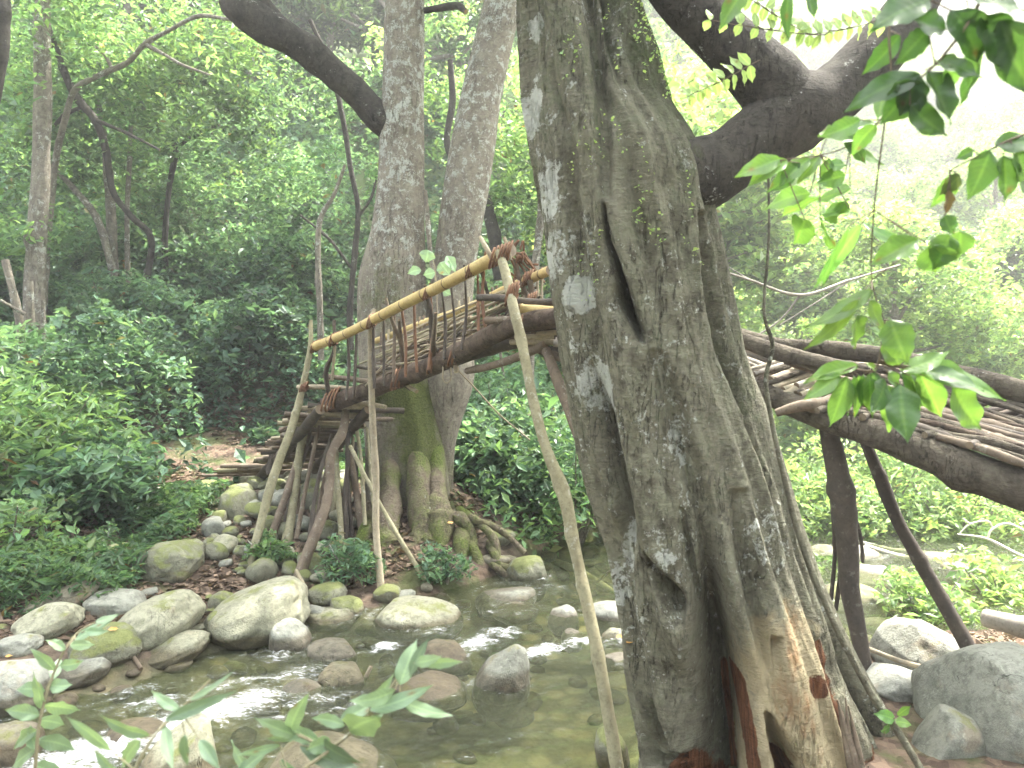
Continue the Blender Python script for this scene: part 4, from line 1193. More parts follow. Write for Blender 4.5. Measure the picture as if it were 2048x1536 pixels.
    spec = [([(860, 1000), (880, 1030), (915, 1035), (940, 1060), (950, 1110), (955, 1165)], [16, 14, 12, 12, 12, 8]),
            ([(930, 1050), (942, 1090), (955, 1120), (962, 1150), (985, 1190)], [10, 11, 12, 10, 6]),
            ([(955, 1110), (985, 1130), (1010, 1150), (1045, 1175)], [9, 7, 6, 4]),
            ([(870, 1030), (860, 1080), (850, 1130), (845, 1165), (850, 1190)], [18, 16, 13, 10, 6]),
            ([(890, 1060), (892, 1110), (900, 1160), (905, 1190)], [13, 12, 9, 5]),
            ([(900, 1090), (935, 1150), (940, 1185)], [9, 10, 6]),
            ([(760, 1040), (745, 1090), (735, 1140), (720, 1165)], [18, 16, 12, 8]),
            ([(800, 1060), (800, 1120), (815, 1165), (812, 1190)], [18, 14, 10, 6]),
            ([(900, 1010), (950, 1040), (1000, 1060), (1050, 1090)], [12, 9, 7, 5]),
            ([(830, 850), (842, 1020), (838, 1100), (826, 1150), (830, 1185)], [26, 30, 24, 16, 8]),
            ([(868, 880), (880, 1050), (876, 1120), (886, 1175)], [24, 24, 18, 8]),
            ([(790, 860), (775, 1040), (768, 1130), (778, 1175)], [26, 26, 20, 9]),
            ([(905, 1040), (925, 1080), (922, 1130), (930, 1180)], [15, 17, 14, 8]),
            ([(960, 1060), (985, 1100), (1000, 1130), (1030, 1140), (1048, 1170)], [8, 8, 7, 6, 4]),
            ([(745, 1000), (735, 1060), (712, 1110), (700, 1140)], [18, 16, 10, 6]),
            ([(915, 1035), (960, 1050), (990, 1085), (996, 1130)], [9, 9, 8, 5])]
    for k, (ln, w) in enumerate(spec):
        mb = MB(); n = len(ln)
        pts = [P(a, b, D1 - .36 - max(b - 960, 0) * .0026 + rs.uniform(-.03, .03)) for a, b in ln]
        pts[0] = P(ln[0][0], ln[0][1], D1 - .05); pts.insert(1, P(ln[0][0] * .6 + ln[1][0] * .4, ln[0][1] * .6 + ln[1][1] * .4, D1 - .25))
        w = [w[0] * .8] + [w[0] * .9] + list(w[1:])
        pts[-1] = pts[-1] - np.array([0, 0, .06])
        tube(mb, pts, np.array(w) * 6.2 / FPX, seg=18, rough=.5, seed=k, step=.022, knots=2)
        V_ = mb.V[0]; Cc = mb.C[0]; Cc[:, 0] = np.clip(1.5 * (vnoise(V_ * 3, 3) - .25), 0, 1)
        mb.build('root', M['root'], root, origin=loc)
    # crown above the frame, unseen; denser clusters added to shade the stones
    cr = MB(); rs = np.random.default_rng(72)
    for (cx_, cy_, cz, r_, nl_) in [(-1.2, 7, 7.6, 2.0, 1500), (-3.2, 6.2, 7.8, 2.2, 1300), (1.2, 7.4, 7.4, 2.2, 4200), (-2.0, 8.6, 8.6, 2.2, 1600), (-.3, 8.0, 7.0, 1.6, 2400)]:
        q = cloud(rs, (cx_, cy_, cz), (r_, r_, r_ * .5), nl_, 0.45, 1.3, int(cx_ * 10) + 50)
        leaves(cr, q, 0.17, rs)
    cr.build('crown', M['leaf_mid'], root, smooth=False, origin=loc)
twin_tree()

# ------------------------------------------------------------------ the stick bridge
def bridge():
    loc = P(660, 1150, 6.0); loc[2] = 0.1
    root = empty('stick_bridge', tuple(loc))
    tag(root, 'arched footbridge lashed together from poles, bamboo rails and sticks across the stream', 'bridge')
    cnt = [0]
    def S(name, pts, rpx, mat, seg=10, rough=.16, knots=0, label=None, rot=None):
        """pts: (px, py, Y); rpx: half width in photograph pixels per point"""
        cnt[0] += 1
        q = [P(*p) for p in pts]
        rp = np.broadcast_to(np.asarray(rpx, float), (len(pts),))
        rad = [a * p[2] / FPX for a, p in zip(rp, pts)]
        V_, F4, F3, C_ = tube_arrays(q, rad, seg=seg, rough=rough, seed=cnt[0], step=(.009 if mat == 'bamboo' else max(.012, min(rad) * .9)), knots=knots, freq=9)
        if mat == 'bamboo':        # dark rings at the nodes of the culm
            a, b = np.array(q[0]), np.array(q[-1]); Ls = np.linalg.norm(b - a)
            t = ((V_ - a) @ (b - a)) / Ls
            ph = np.abs(((t / 0.27) + cnt[0] * .37) % 1 - .5) * 0.27
            C_[:, 0] = np.exp(-(ph / .008) ** 2)
        mb = MB(); mb.add(V_, F4, F3, C_)
        o = mb.build(name, M[mat], root, origin=loc)
        if label: o['label'] = label
        return o
    rs = np.random.default_rng(3)
    # main span
    S('beam', [(652, 812, 6.35), (690, 798, 6.2), (760, 772, 5.9), (850, 738, 5.3), (930, 700, 4.8), (1000, 662, 4.35), (1080, 640, 4.05), (1180, 636, 3.95), (1330, 680, 3.92), (1490, 752, 3.88), (1560, 790, 3.85)], [17, 17, 18, 19, 20, 20, 21, 21, 20, 19, 17], 'bark_beam', 20, .12, 3)
    S('beam', [(715, 790, 6.75), (800, 760, 6.3), (900, 722, 5.6), (1000, 690, 4.9), (1100, 668, 4.5)], [12, 12, 14, 15, 16], 'stick_dark', 16, .15, 2)
    S('beam', [(935, 742, 4.9), (985, 731, 4.6), (1040, 712, 4.3), (1090, 690, 4.15)], [7, 8, 9, 9], 'stick_brown', 12)
    S('handrail', [(628, 694, 6.2), (700, 664, 5.75), (800, 612, 5.2), (900, 563, 4.7), (1021, 499, 4.2)], [9, 9.5, 11, 12, 14.5], 'bamboo', 20, .03)
    S('handrail', [(752, 682, 6.7), (850, 645, 6.0), (930, 618, 5.4), (1010, 580, 4.8), (1100, 541, 4.4)], [6, 7, 8, 9, 10], 'bamboo', 16, .03)
    # thin lengthwise rods of the far side net
    for k in range(24):
        t = k / 23
        y0 = 690 + 62 * t + rs.uniform(-4, 4); y1 = 575 + 72 * t + rs.uniform(-6, 6)
        x0 = 735 + rs.uniform(-20, 50); x1 = 1085 - rs.uniform(0, 90)
        S('net_rod', [(x0, y0, 6.45), (x0 * .6 + x1 * .4, y0 * .6 + y1 * .4 + rs.uniform(-6, 9), 5.6), (x1, y1, 4.6)], [2.0, 2.4, 2.8], rs.choice(['stick_pale', 'stick_brown', 'stick_lichen']), 7, .25)
    for k in range(26):
        x = 765 + k * 12.8 + rs.uniform(-6, 6); Yd = np.interp(x, [760, 1090], [6.55, 4.5])
        yt = np.interp(x, [752, 1100], [682, 541]) - 12; yb = np.interp(x, [760, 1090], [762, 655])
        S('net_upright', [(x - 3, yt, Yd), (x + rs.uniform(-5, 5), (yt + yb) / 2, Yd - .02), (x + rs.uniform(-4, 6), yb, Yd)], [2.6, 3.2, 3], rs.choice(['stick_pale', 'stick_brown']), 7, .35, 2)
    # near side uprights
    for pts, w, m_ in [
        ([(622, 640, 6.2), (620, 700, 6.2), (606, 770, 6.2), (585, 850, 6.15), (548, 950, 6.05), (518, 1060, 5.95), (497, 1148, 5.85)], [4, 6, 7, 8, 9, 9, 10], 'stick_lichen'),
        ([(668, 640, 6.0), (668, 700, 6.02), (652, 745, 6.1), (662, 805, 6.2)], [3.5, 4, 5, 5], 'stick_dark'),
        ([(670, 690, 6.0), (664, 760, 6.1)], [3, 3], 'stick_pale'),
        ([(748, 618, 5.6), (741, 650, 5.6), (742, 740, 5.7), (746, 850, 5.75), (752, 960, 5.75), (752, 1060, 5.7), (762, 1174, 5.6)], [3.5, 5, 6, 7, 7, 7, 8], 'stick_pale'),
        ([(772, 596, 5.35), (784, 640, 5.35), (802, 690, 5.45), (806, 752, 5.6)], [2.5, 4, 4, 3.5], 'stick_brown'),
        ([(798, 640, 5.3), (804, 700, 5.5), (808, 755, 5.6)], [3, 5, 4], 'stick_brown'),
        ([(850, 570, 4.95), (862, 630, 5.0), (866, 690, 5.1), (880, 715, 5.15)], [3, 5, 6, 4], 'stick_dark'),
        ([(871, 625, 4.9), (866, 690, 5.0), (872, 722, 5.15)], [3, 5, 4], 'stick_brown'),
        ([(952, 520, 4.5), (968, 560, 4.55), (978, 600, 4.6)], [2.5, 3.5, 3.5], 'stick_dark'),
        ([(960, 474, 4.35), (975, 500, 4.3), (985, 520, 4.3)], [4, 5, 5], 'stick_pale'),
        ([(1008, 474, 4.2), (1016, 498, 4.2), (1020, 520, 4.2)], [3, 4.5, 4], 'stick_pale'),
        ([(905, 705, 4.95), (912, 740, 4.95), (908, 745, 4.95)], [3, 4, 2], 'stick_pale'),
        ([(1030, 520, 4.6), (1040, 560, 4.6), (1058, 600, 4.6)], [5, 5, 5], 'stick_brown'),
        ([(1060, 560, 4.5), (1064, 600, 4.5), (1052, 640, 4.4)], [6, 6, 6], 'stick_brown'),
    ]:
        S('upright', pts, w, m_, 10, .2, 2)
    for k in range(13):
        x = 690 + k * 24 + rs.uniform(-8, 8); Yn = np.interp(x, [630, 1010], [6.15, 4.3])
        yr = np.interp(x, [628, 700, 800, 900, 1021], [694, 664, 612, 563, 499]); yb = np.interp(x, [690, 760, 850, 930, 1000], [798, 772, 738, 700, 662])
        S('upright', [(x + rs.uniform(-4, 4), yr - rs.uniform(2, 22), Yn), (x + rs.uniform(-9, 9), yr * .5 + yb * .5, Yn + .02), (x + rs.uniform(-6, 6), yb + rs.uniform(-4, 12), Yn - .02)], [2, 3, 3], rs.choice(['stick_brown', 'stick_dark', 'vine']), 8, .35, 3)
    # the long pole that leans towards the camera
    S('leaning_pole', [(998, 503, 4.2), (1012, 550, 4.12), (1028, 620, 4.02), (1045, 690, 3.95), (1064, 790, 3.85), (1090, 890, 3.75), (1128, 990, 3.65), (1146, 1080, 3.56), (1168, 1180, 3.47), (1192, 1290, 3.38), (1212, 1400, 3.3), (1238, 1560, 3.2), (1250, 1640, 3.15)],
      [8, 9.5, 10, 10, 10, 11, 14, 12, 12, 13, 13, 14, 14], 'stick_lichen', 22, .12, 5)
    # cross sticks at the head of the arch
    for pts, w, m_ in [
        ([(955, 595, 4.35), (1000, 596, 4.3), (1060, 604, 4.2), (1120, 606, 4.1)], [7, 8, 8, 8], 'stick_dark'),
        ([(1036, 618, 4.15), (1120, 624, 4.05)], [10, 12], 'bamboo'),
        ([(972, 641, 4.3), (1040, 640, 4.2), (1120, 643, 4.1)], [8, 8, 9], 'stick_brown'),
        ([(985, 660, 4.35), (1050, 656, 4.25), (1130, 660, 4.15)], [7, 7, 8], 'stick_dark'),
        ([(1000, 655, 4.5), (1120, 668, 4.2)], [6, 7], 'stick_brown'),
        ([(1030, 674, 4.2), (1120, 672, 4.1)], [5, 6], 'stick_pale'),
        ([(1022, 684, 4.3), (1130, 684, 4.1)], [6, 7], 'stick_pale'),
        ([(1040, 696, 4.35), (1130, 700, 4.1)], [7, 8], 'stick_dark'),
        ([(1075, 668, 4.15), (1130, 664, 4.05)], [5, 6], 'stick_pale'),
        ([(1010, 668, 4.5), (1060, 690, 4.3), (1130, 716, 4.1)], [8, 10, 11], 'stick_brown'),
    ]:
        S('cross_stick', pts, w, m_, 10, .16, 1)
    S('brace', [(1092, 700, 4.1), (1115, 760, 4.0), (1150, 850, 3.85), (1190, 960, 3.7)], [10, 11, 12, 12], 'stick_brown', 12)
    S('brace', [(895, 720, 5.0), (940, 765, 5.2), (1000, 830, 5.6), (1060, 880, 6.0)], [1.6, 1.6, 1.6, 1.6], 'stick_pale', 6, 0)
    # hanging loop of vine
    S('lashing', [(886, 733, 5.0), (886, 758, 5.0), (893, 766, 5.0), (902, 758, 5.0), (901, 730, 5.0)], 1.7, 'stick_pale', 6, .1)
    # lashings: a few turns of vine at every crossing
    def lash(px, py, Yd, w, turns=4, tiltx=.4):
        c = P(px, py, Yd); r_ = w * Yd / FPX
        t = np.linspace(0, turns * 2 * np.pi, turns * 9)
        n = len(t)
        ax = np.linspace(-r_ * .7, r_ * .7, n)
        pts = np.stack([c[0] + np.sin(t) * r_ * .35 + ax, c[1] + np.cos(t) * r_, c[2] + np.sin(t) * r_ + ax * tiltx], -1)
        mb = MB(); tube(mb, pts, .0045 + r_ * .04, seg=6, rough=.2, seed=int(px), step=r_ * .3)
        mb.build('lashing', M['vine'], root, origin=loc)
    for a in [(632, 692, 6.2, 12), (669, 678, 5.95, 13), (745, 641, 5.5, 14), (857, 585, 4.9, 13), (943, 540, 4.5, 14), (995, 512, 4.25, 21), (1010, 505, 4.2, 19), (1024, 583, 4.08, 17), (1024, 592, 4.08, 17), (662, 800, 6.2, 22), (800, 755, 5.6, 22), (872, 722, 5.15, 22), (914, 706, 4.9, 22),
              (1055, 556, 4.55, 14), (1062, 600, 4.3, 14), (1040, 515, 4.6, 10), (1048, 640, 4.1, 12), (608, 775, 6.2, 10)]:
        lash(*a)
    for k in range(7):      # loose ends of vine at the top of the arch
        x0, y0 = 1020 + rs.uniform(-20, 30), 500 + rs.uniform(-5, 25)
        S('lashing', [(x0, y0, 4.5), (x0 + rs.uniform(-10, 30), y0 - rs.uniform(5, 25), 4.5), (x0 + rs.uniform(10, 50), y0 + rs.uniform(0, 30), 4.6), (x0 + rs.uniform(20, 60), y0 + rs.uniform(20, 60), 4.6)], 2.2, 'vine', 6, .2)
    # horizontal sticks at the lower end of the main span
    for pts, w, m_ in [
        ([(595, 775, 6.3), (650, 774, 6.25), (715, 778, 6.2)], [5, 5, 5], 'stick_pale'),
        ([(648, 752, 6.3), (700, 758, 6.25), (745, 764, 6.2)], [5, 5, 5], 'stick_brown'),
        ([(712, 733, 6.1), (760, 738, 6.0), (820, 730, 5.9)], [4, 4, 3], 'stick_dark'),
        ([(560, 862, 6.6), (700, 800, 6.35)], [5, 5], 'stick_brown'),
        ([(697, 806, 6.25), (735, 808, 6.2), (772, 814, 6.15)], [5, 5, 4], 'stick_pale'),
        ([(760, 776, 5.8), (800, 768, 5.8), (822, 780, 5.8)], [4, 4, 3], 'stick_dark'),
        ([(805, 765, 5.6), (822, 776, 5.55), (834, 783, 5.5)], [3, 4, 4], 'stick_pale'),
        ([(640, 812, 6.4), (690, 805, 6.3), (720, 800, 6.3)], [6, 7, 6], 'stick_dark'),
    ]:
        S('cross_stick', pts, w, m_, 10, .16, 1)
    # ramp: two stringers and a deck of sticks seen from below
    T0 = P(688, 812, 6.25)
    hy = hit(572, 958)
    B0 = P(572, 958, hy); B0[2] += .06
    ax = (B0 - T0); Lr = np.linalg.norm(ax)
    side = np.cross(ax / Lr, np.array([0, 0, 1.0])); side /= np.linalg.norm(side)
    side = np.array([-1, -.12, .0]); side /= np.linalg.norm(side)
    nrm = np.cross(side, ax / Lr);  nrm = nrm if nrm[2] > 0 else -nrm
    def W(name, pts, rad, mat, seg=10, rough=.15, knots=1):
        cnt[0] += 1
        mb = MB(); tube(mb, pts, rad, seg=seg, rough=rough, seed=cnt[0], step=max(.015, min(rad) * .9), knots=knots, freq=9)
        return mb.build(name, M[mat], root, origin=loc)
    for s in (-.17, .2):
        W('stringer', [T0 + side * s - nrm * .06 - ax * .04, T0 + ax * .5 + side * s * 1.1 - nrm * .07, B0 + side * s * 1.2 - nrm * .05], [.04, .045, .05], 'stick_dark', 16, .2, 3)
    nst = 32
    for k in range(nst):
        t = (k + .5) / nst
        c = T0 + ax * t + nrm * rs.uniform(-.015, .02)
        hl, hr_ = rs.uniform(.24, .40) + .10 * t, rs.uniform(.2, .34)
        if k in (1, 5): hr_ += .2
        if k > nst - 5: hl += rs.uniform(.1, .35)
        sk = rs.uniform(-.05, .05)
        W('deck_stick', [c + side * hl + ax * sk, c + nrm * rs.uniform(-.01, .01), c - side * hr_ - ax * sk], [rs.uniform(.015, .028)] * 3, rs.choice(['stick_brown', 'stick_pale', 'stick_brown', 'stick_dark', 'stick_lichen']), 9, .18, 1)
    # props below the ramp
    for pts, w, m_ in [
        ([(692, 815, 6.3), (686, 860, 6.25), (662, 910, 6.15), (660, 960, 6.1), (652, 1010, 6.0), (622, 1090, 5.85), (600, 1150, 5.75), (592, 1200, 5.6)], [8, 9, 9, 9, 10, 11, 12, 13], 'stick_brown'),
        ([(612, 848, 6.7), (600, 900, 6.65), (590, 980, 6.55), (578, 1060, 6.4), (562, 1150, 6.2)], [8, 8, 8, 9, 9], 'stick_lichen'),
        ([(622, 852, 6.75), (598, 915, 6.65), (572, 990, 6.5), (548, 1060, 6.35), (522, 1152, 6.15)], [6, 7, 7, 8, 8], 'stick_brown'),
        ([(600, 900, 6.9), (594, 1000, 6.8), (588, 1110, 6.6)], [5, 6, 6], 'stick_brown'),
        ([(672, 900, 6.5), (676, 980, 6.4), (682, 1060, 6.3), (684, 1130, 6.2)], [5, 6, 6, 6], 'stick_lichen'),
        ([(694, 850, 6.5), (696, 920, 6.45), (690, 1000, 6.4), (694, 1090, 6.3)], [6, 5, 5, 6], 'stick_dark'),
        ([(698, 890, 6.6), (712, 980, 6.5), (722, 1050, 6.4), (736, 1125, 6.3)], [6, 7, 8, 8], 'stick_brown'),
        ([(712, 850, 6.5), (722, 920, 6.45), (728, 1010, 6.35), (730, 1050, 6.3)], [4, 4, 4, 4], 'stick_lichen'),
        ([(700, 892, 6.2), (742, 975, 6.05), (795, 1070, 5.9), (850, 1160, 5.75)], [4, 4, 5, 5], 'stick_lichen'),
        ([(592, 1140, 5.6), (604, 1165, 5.55), (612, 1195, 5.5)], [3.5, 4, 4], 'stick_pale'),
        ([(545, 890, 7.2), (538, 950, 7.1)], [5, 5], 'stick_dark'),
    ]:
        S('prop', pts, w, m_, 12, .14, 3)
    for k in range(9):
        xt, xb = rs.uniform(600, 735), 0
        xb = xt + rs.uniform(-60, 25) if xt < 670 else xt + rs.uniform(-15, 35)
        yb = rs.uniform(1040, 1130); Yd = rs.uniform(6.3, 6.9)
        S('prop', [(xt, 850 + rs.uniform(0, 40), Yd + .15), ((xt + xb) / 2 + rs.uniform(-8, 8), 970, Yd + .05), (xb, yb, Yd - .1)], [3.5, 4.5, 5], rs.choice(['stick_brown', 'stick_dark', 'stick_lichen']), 9, .2, 3)
    # crossed rods on the near side of the net, and vine ends
    for k in range(22):
        x = 755 + k * 13 + rs.uniform(-8, 8); Yn = np.interp(x, [750, 1010], [5.9, 4.5])
        y1_ = np.interp(x, [660, 1000], [800, 662]); y0_ = y1_ - rs.uniform(25, 70)
        S('net_rod', [(x - rs.uniform(30, 60), y1_ - rs.uniform(0, 30) + 15, Yn + .1), (x, (y0_ + y1_) / 2 + 8, Yn), (x + rs.uniform(30, 70), y0_ - 6, Yn - .2)], [1.8, 2.3, 2.0], rs.choice(['stick_brown', 'stick_dark', 'stick_pale']), 6, .3, 2)
    # ---------------- right half of the bridge, coming down to the near bank
    S('log', [(1090, 612, 4.4), (1240, 622, 4.35), (1380, 645, 4.25), (1480, 670, 4.15), (1560, 690, 4.05), (1650, 696, 3.95), (1700, 704, 3.9), (1790, 716, 3.8), (1880, 742, 3.7), (1980, 766, 3.6), (2140, 815, 3.5), (2600, 965, 3.3), (3100, 1190, 3.1), (3400, 1400, 3.0)], [11, 12, 12, 13, 14, 16, 18, 18, 20, 22, 25, 27, 30, 30], 'bark_log', 24, .14, 3)
    S('log', [(1400, 645, 4.0), (1490, 682, 3.9), (1560, 706, 3.8), (1650, 728, 3.7), (1740, 742, 3.6)], [15, 16, 17, 15, 10], 'bark_log', 22, .12, 2)
    S('log', [(1470, 760, 3.9), (1560, 800, 3.75), (1660, 840, 3.6), (1760, 868, 3.45), (1850, 905, 3.35), (1950, 945, 3.25), (2060, 985, 3.15), (2200, 1030, 3.05), (2600, 1170, 2.9), (3050, 1370, 2.75), (3250, 1480, 2.7)], [18, 22, 26, 30, 36, 40, 44, 46, 48, 50, 50], 'bark_log', 26, .12, 2)
    S('log', [(1552, 826, 3.62), (1600, 812, 3.6), (1660, 806, 3.6), (1740, 800, 3.62)], [8, 11, 14, 15], 'stick_brown', 18, .14, 2)
    # deck sticks from the near log to the far log
    nd = 46
    for k in range(nd):
        t = (k / (nd - 1)) ** 1.8
        xn = 1480 + 560 * t; yn = np.interp(xn, [1470, 1560, 1700, 1850, 2060], [745, 775, 825, 860, 905]); Yn = np.interp(xn, [1480, 2060], [3.85, 3.2])
        xf = 1500 + 640 * t; yf = np.interp(xf, [1480, 1650, 1880, 2140], [700, 728, 778, 850]); Yf = np.interp(xf, [1480, 2140], [4.15, 3.55])
        xn += rs.uniform(-26, 26); yn += rs.uniform(-8, 8)
        r1 = rs.uniform(4, 9) * (1 + .7 * t)
        a = np.array([xn, yn, Yn]); b = np.array([xf + 130, yf + rs.uniform(-6, 6), Yf])
        mid = (a + b) / 2 + np.array([0, rs.uniform(-5, 5), 0])
        S('deck_stick', [a, mid, b], [r1, r1 * 1.02, r1 * .85], rs.choice(['stick_grey', 'stick_pale', 'stick_brown', 'stick_grey', 'bark_log']) if t < .25 else rs.choice(['stick_dark', 'stick_brown', 'bark_log']), 12, .25, 3)
    for k in range(22):         # long branches packed side by side along the span
        u = (k + rs.uniform(.2, .8)) / 20 - .1
        x0 = rs.uniform(1560, 1800) if k % 3 else rs.uniform(1800, 1960)
        x9 = rs.uniform(2500, 3050)
        xs = np.array([x0, x0 + 90, x0 + 190, x0 + 300, x0 + 430, (x0 + 430) * .5 + x9 * .5, x9])
        ylo = np.interp(xs, [1480, 1560, 1700, 1850, 2060, 2250, 3100], [745, 782, 828, 866, 925, 985, 1350]); yup = np.interp(xs, [1480, 1650, 1880, 2140, 2300, 3100], [690, 715, 766, 838, 885, 1215])
        Yl = np.interp(xs, [1480, 2060, 3100], [3.8, 3.15, 2.8]); Yu = np.interp(xs, [1480, 2140, 3100], [4.1, 3.5, 3.1])
        yy_ = ylo * (1 - u) + yup * u + rs.uniform(-7, 7, 7) - 6
        Yy = Yl * (1 - u) + Yu * u - .03
        r1 = rs.uniform(6, 14) * (1 - .35 * u)
        S('deck_branch', list(zip(xs, yy_, Yy)), [r1 * .8, r1, r1 * 1.05, r1, r1 * .9, r1, r1 * .8], rs.choice(['bark_beam', 'stick_dark', 'stick_dark', 'bark_log', 'stick_brown']), 14, .3, 4)
    for k in range(14):         # branches that join both halves behind the fluted trunk
        u = k / 13
        S('deck_branch', [(1120 + rs.uniform(-15, 15), 640 + 50 * (1 - u), 4.0 + .35 * u), (1300, 660 + 44 * (1 - u), 3.95 + .35 * u), (1450, 690 + 50 * (1 - u), 3.9 + .3 * u), (1540 + rs.uniform(-20, 10), 712 + 62 * (1 - u), 3.84 + .25 * u)], [8, 10, 10, 8], rs.choice(['bark_log', 'stick_brown', 'stick_grey']), 10, .25, 2)
    for k in range(1, 9, 2):          # short chunks and stubs wedged into the edge
        x = 1580 + k * 52 + rs.uniform(-12, 12); y = np.interp(x, [1560, 1760, 1960, 2060], [800, 846, 890, 915]) + rs.uniform(-6, 6); Yd = np.interp(x, [1560, 2060], [3.62, 3.08])
        S('deck_stick', [(x, y, Yd), (x + rs.uniform(25, 60), y - rs.uniform(2, 16), Yd + .12), (x + rs.uniform(80, 120), y - rs.uniform(4, 30), Yd + .25)], [rs.uniform(5, 8), 10, 9], rs.choice(['bark_log', 'stick_dark']), 14, .45, 4)
    for pts, w in [
        ([(1655, 850, 3.72), (1668, 910, 3.72), (1686, 1000, 3.7), (1694, 1090, 3.7), (1700, 1180, 3.68), (1716, 1260, 3.66), (1735, 1370, 3.62)], [17, 21, 22, 21, 19, 17, 15]),
        ([(1728, 880, 3.9), (1752, 935, 3.88), (1790, 1030, 3.82), (1838, 1120, 3.75), (1890, 1210, 3.68), (1945, 1310, 3.6)], [10, 12, 13, 14, 15, 15]),
        ([(1660, 900, 3.8), (1664, 1000, 3.8), (1670, 1100, 3.8), (1662, 1200, 3.8)], [3, 4, 4, 4]),
        ([(1688, 1080, 3.8), (1682, 1140, 3.8), (1672, 1220, 3.8)], [6, 5, 4]),
        ([(1712, 1040, 3.75), (1722, 1080, 3.75), (1726, 1125, 3.75)], [4, 4, 3]),
    ]:
        S('prop', pts, w, 'stick_dark', 18, .16, 3)
    # roots and rubble packed on the deck edge
    for k in range(0):
        x = 1560 + k * 48 + rs.uniform(-8, 8); y = np.interp(x, [1560, 1760, 1960], [790, 838, 880]) + rs.uniform(-6, 6)
        Yd = np.interp(x, [1560, 2000], [3.55, 3.1])
        c = P(x, y, Yd)
        me = boulder_mesh('packing_stone', .055, .05, .035, rs.uniform(-15, 15), 500 + k, 'rock_grey', 3)
        shift(me, loc - c)
        link('packing_stone', me, root)
bridge()

# ------------------------------------------------------------------ forest trees
def tree(name, label, cat, stems, crowns, leafmat, barkmat, seed, group=None, lsize=.11, thr=.5, yel=.25, b0=.5):
    """stems: list of (points as (px,py,Y), half widths px); crowns: list of (px,py,Y, radius m, n)"""
    base = P(*stems[0][0][-1])
    root = empty(name, tuple(base))
    tag(root, label, cat, group)
    for k, (pts, w) in enumerate(stems):
        mb = MB()
        wp = np.broadcast_to(np.asarray(w, float), (len(pts),))
        tube(mb, [P(*p) for p in pts], [a * p[2] / FPX for a, p in zip(wp, pts)], seg=14 if k == 0 else 8, rough=.2, seed=seed + k, knots=2, step=.06)
        mb.build('trunk' if k == 0 else 'branch', M[barkmat], root, origin=base)
    if crowns:
        cr = MB(); rs = np.random.default_rng(seed)
        for (px, py, Yd, r_, n) in crowns:
            rr = (r_, r_, r_ * .62) if np.ndim(r_) == 0 else r_
            q = cloud(rs, P(px, py, Yd + 1.1), rr, int(n * .62), .55, 1.7, seed + int(px) % 31, shell=.2)
            C = clumpy(leaf_cols(len(q), rs, b0 * rs.uniform(.9, 1.4), .16, yel, .2), q, seed)
            leaves(cr, q, lsize, rs, C, aspect=.45)
        cr.build('crown', M[leafmat], root, smooth=False, origin=base)
    return root

tree('forest_tree', 'straight grey trunk tree at the left with pale lichen blotches', 'tree',
     [([(88, -160, 9.5), (84, 40, 9.5), (84, 200, 9.5), (80, 380, 9.5), (72, 520, 9.5), (66, 760, 9.5)], [13, 15, 17, 18, 19, 22])],
     [(60, 60, 9.2, 1.6, 4200), (190, -60, 9, 1.7, 4200), (20, 330, 9.0, 1.0, 1800), (-60, 170, 8.6, 1.5, 3000)], 'leaf_mid', 'bark_grey', 11, lsize=.085)
tree('forest_tree', 'very dark trunk cut by the upper left corner', 'tree',
     [([(-10, -200, 7.5), (0, 60, 7.5), (-8, 160, 7.5), (-60, 420, 7.5), (-90, 900, 7.5)], [18, 18, 15, 16, 20])],
     [(10, -30, 7.6, 1.1, 2400)], 'leaf_mid', 'bark_dark', 12, lsize=.09)
tree('forest_tree', 'crooked slim tree whose long limb arches towards the upper middle', 'tree',
     [([(560, 20, 9), (480, 40, 9), (400, 32, 9.2), (340, 60, 9.3), (290, 88, 9.4), (255, 125, 9.5), (200, 150, 9.6), (150, 180, 9.7), (130, 240, 9.8), (110, 330, 10), (90, 520, 10), (80, 780, 10)], [2, 3, 4, 4, 5, 5, 5, 6, 6, 7, 8, 10]),
      ([(290, 88, 9.4), (330, 110, 9.3), (365, 130, 9.2), (420, 150, 9.1)], [4, 3, 3, 2]),
      ([(225, 140, 9.55), (210, 110, 9.5), (190, 92, 9.5)], [4, 3, 2])],
     [(300, 30, 9.6, 1.5, 5200), (440, 120, 9.8, 1.1, 3200), (190, 300, 9.8, 1.0, 2600), (400, 260, 10, 1.1, 3200)], 'leaf_mid', 'bark_grey', 13, lsize=.09, yel=.4)
tree('forest_tree', 'dark leaning tree with a kinked trunk in the left thicket', 'tree',
     [([(90, 30, 10), (120, 120, 10), (150, 190, 10), (190, 240, 10), (212, 300, 10.1), (225, 380, 10.2), (260, 430, 10.3), (300, 470, 10.4), (300, 520, 10.5), (288, 570, 10.5)], [4, 6, 8, 8, 7, 6, 6, 6, 7, 8]),
      ([(160, 215, 10), (130, 230, 10), (110, 250, 10)], [4, 4, 3]),
      ([(190, 240, 10), (250, 265, 9.8), (320, 300, 9.7)], [4, 3, 2])],
     [(120, 150, 10.2, 1.1, 3000), (270, 230, 10.2, 1.1, 3600)], 'leaf_mid', 'bark_dark', 14, lsize=.09)
tree('forest_tree', 'double stemmed pale sapling in the left thicket', 'tree',
     [([(190, 180, 11), (205, 260, 11), (215, 330, 11), (222, 430, 11), (228, 560, 11)], [5, 7, 8, 9, 10]),
      ([(100, 330, 10.6), (150, 380, 10.6), (195, 440, 10.6), (225, 540, 10.6)], [4, 6, 7, 8]),
      ([(262, 250, 11), (258, 340, 11), (254, 440, 11), (256, 570, 11)], [4, 5, 5, 6])],
     [(160, 330, 11, 1.0, 2600), (240, 160, 11.2, 1.3, 3600)], 'leaf_mid', 'bark_grey', 15, lsize=.09)
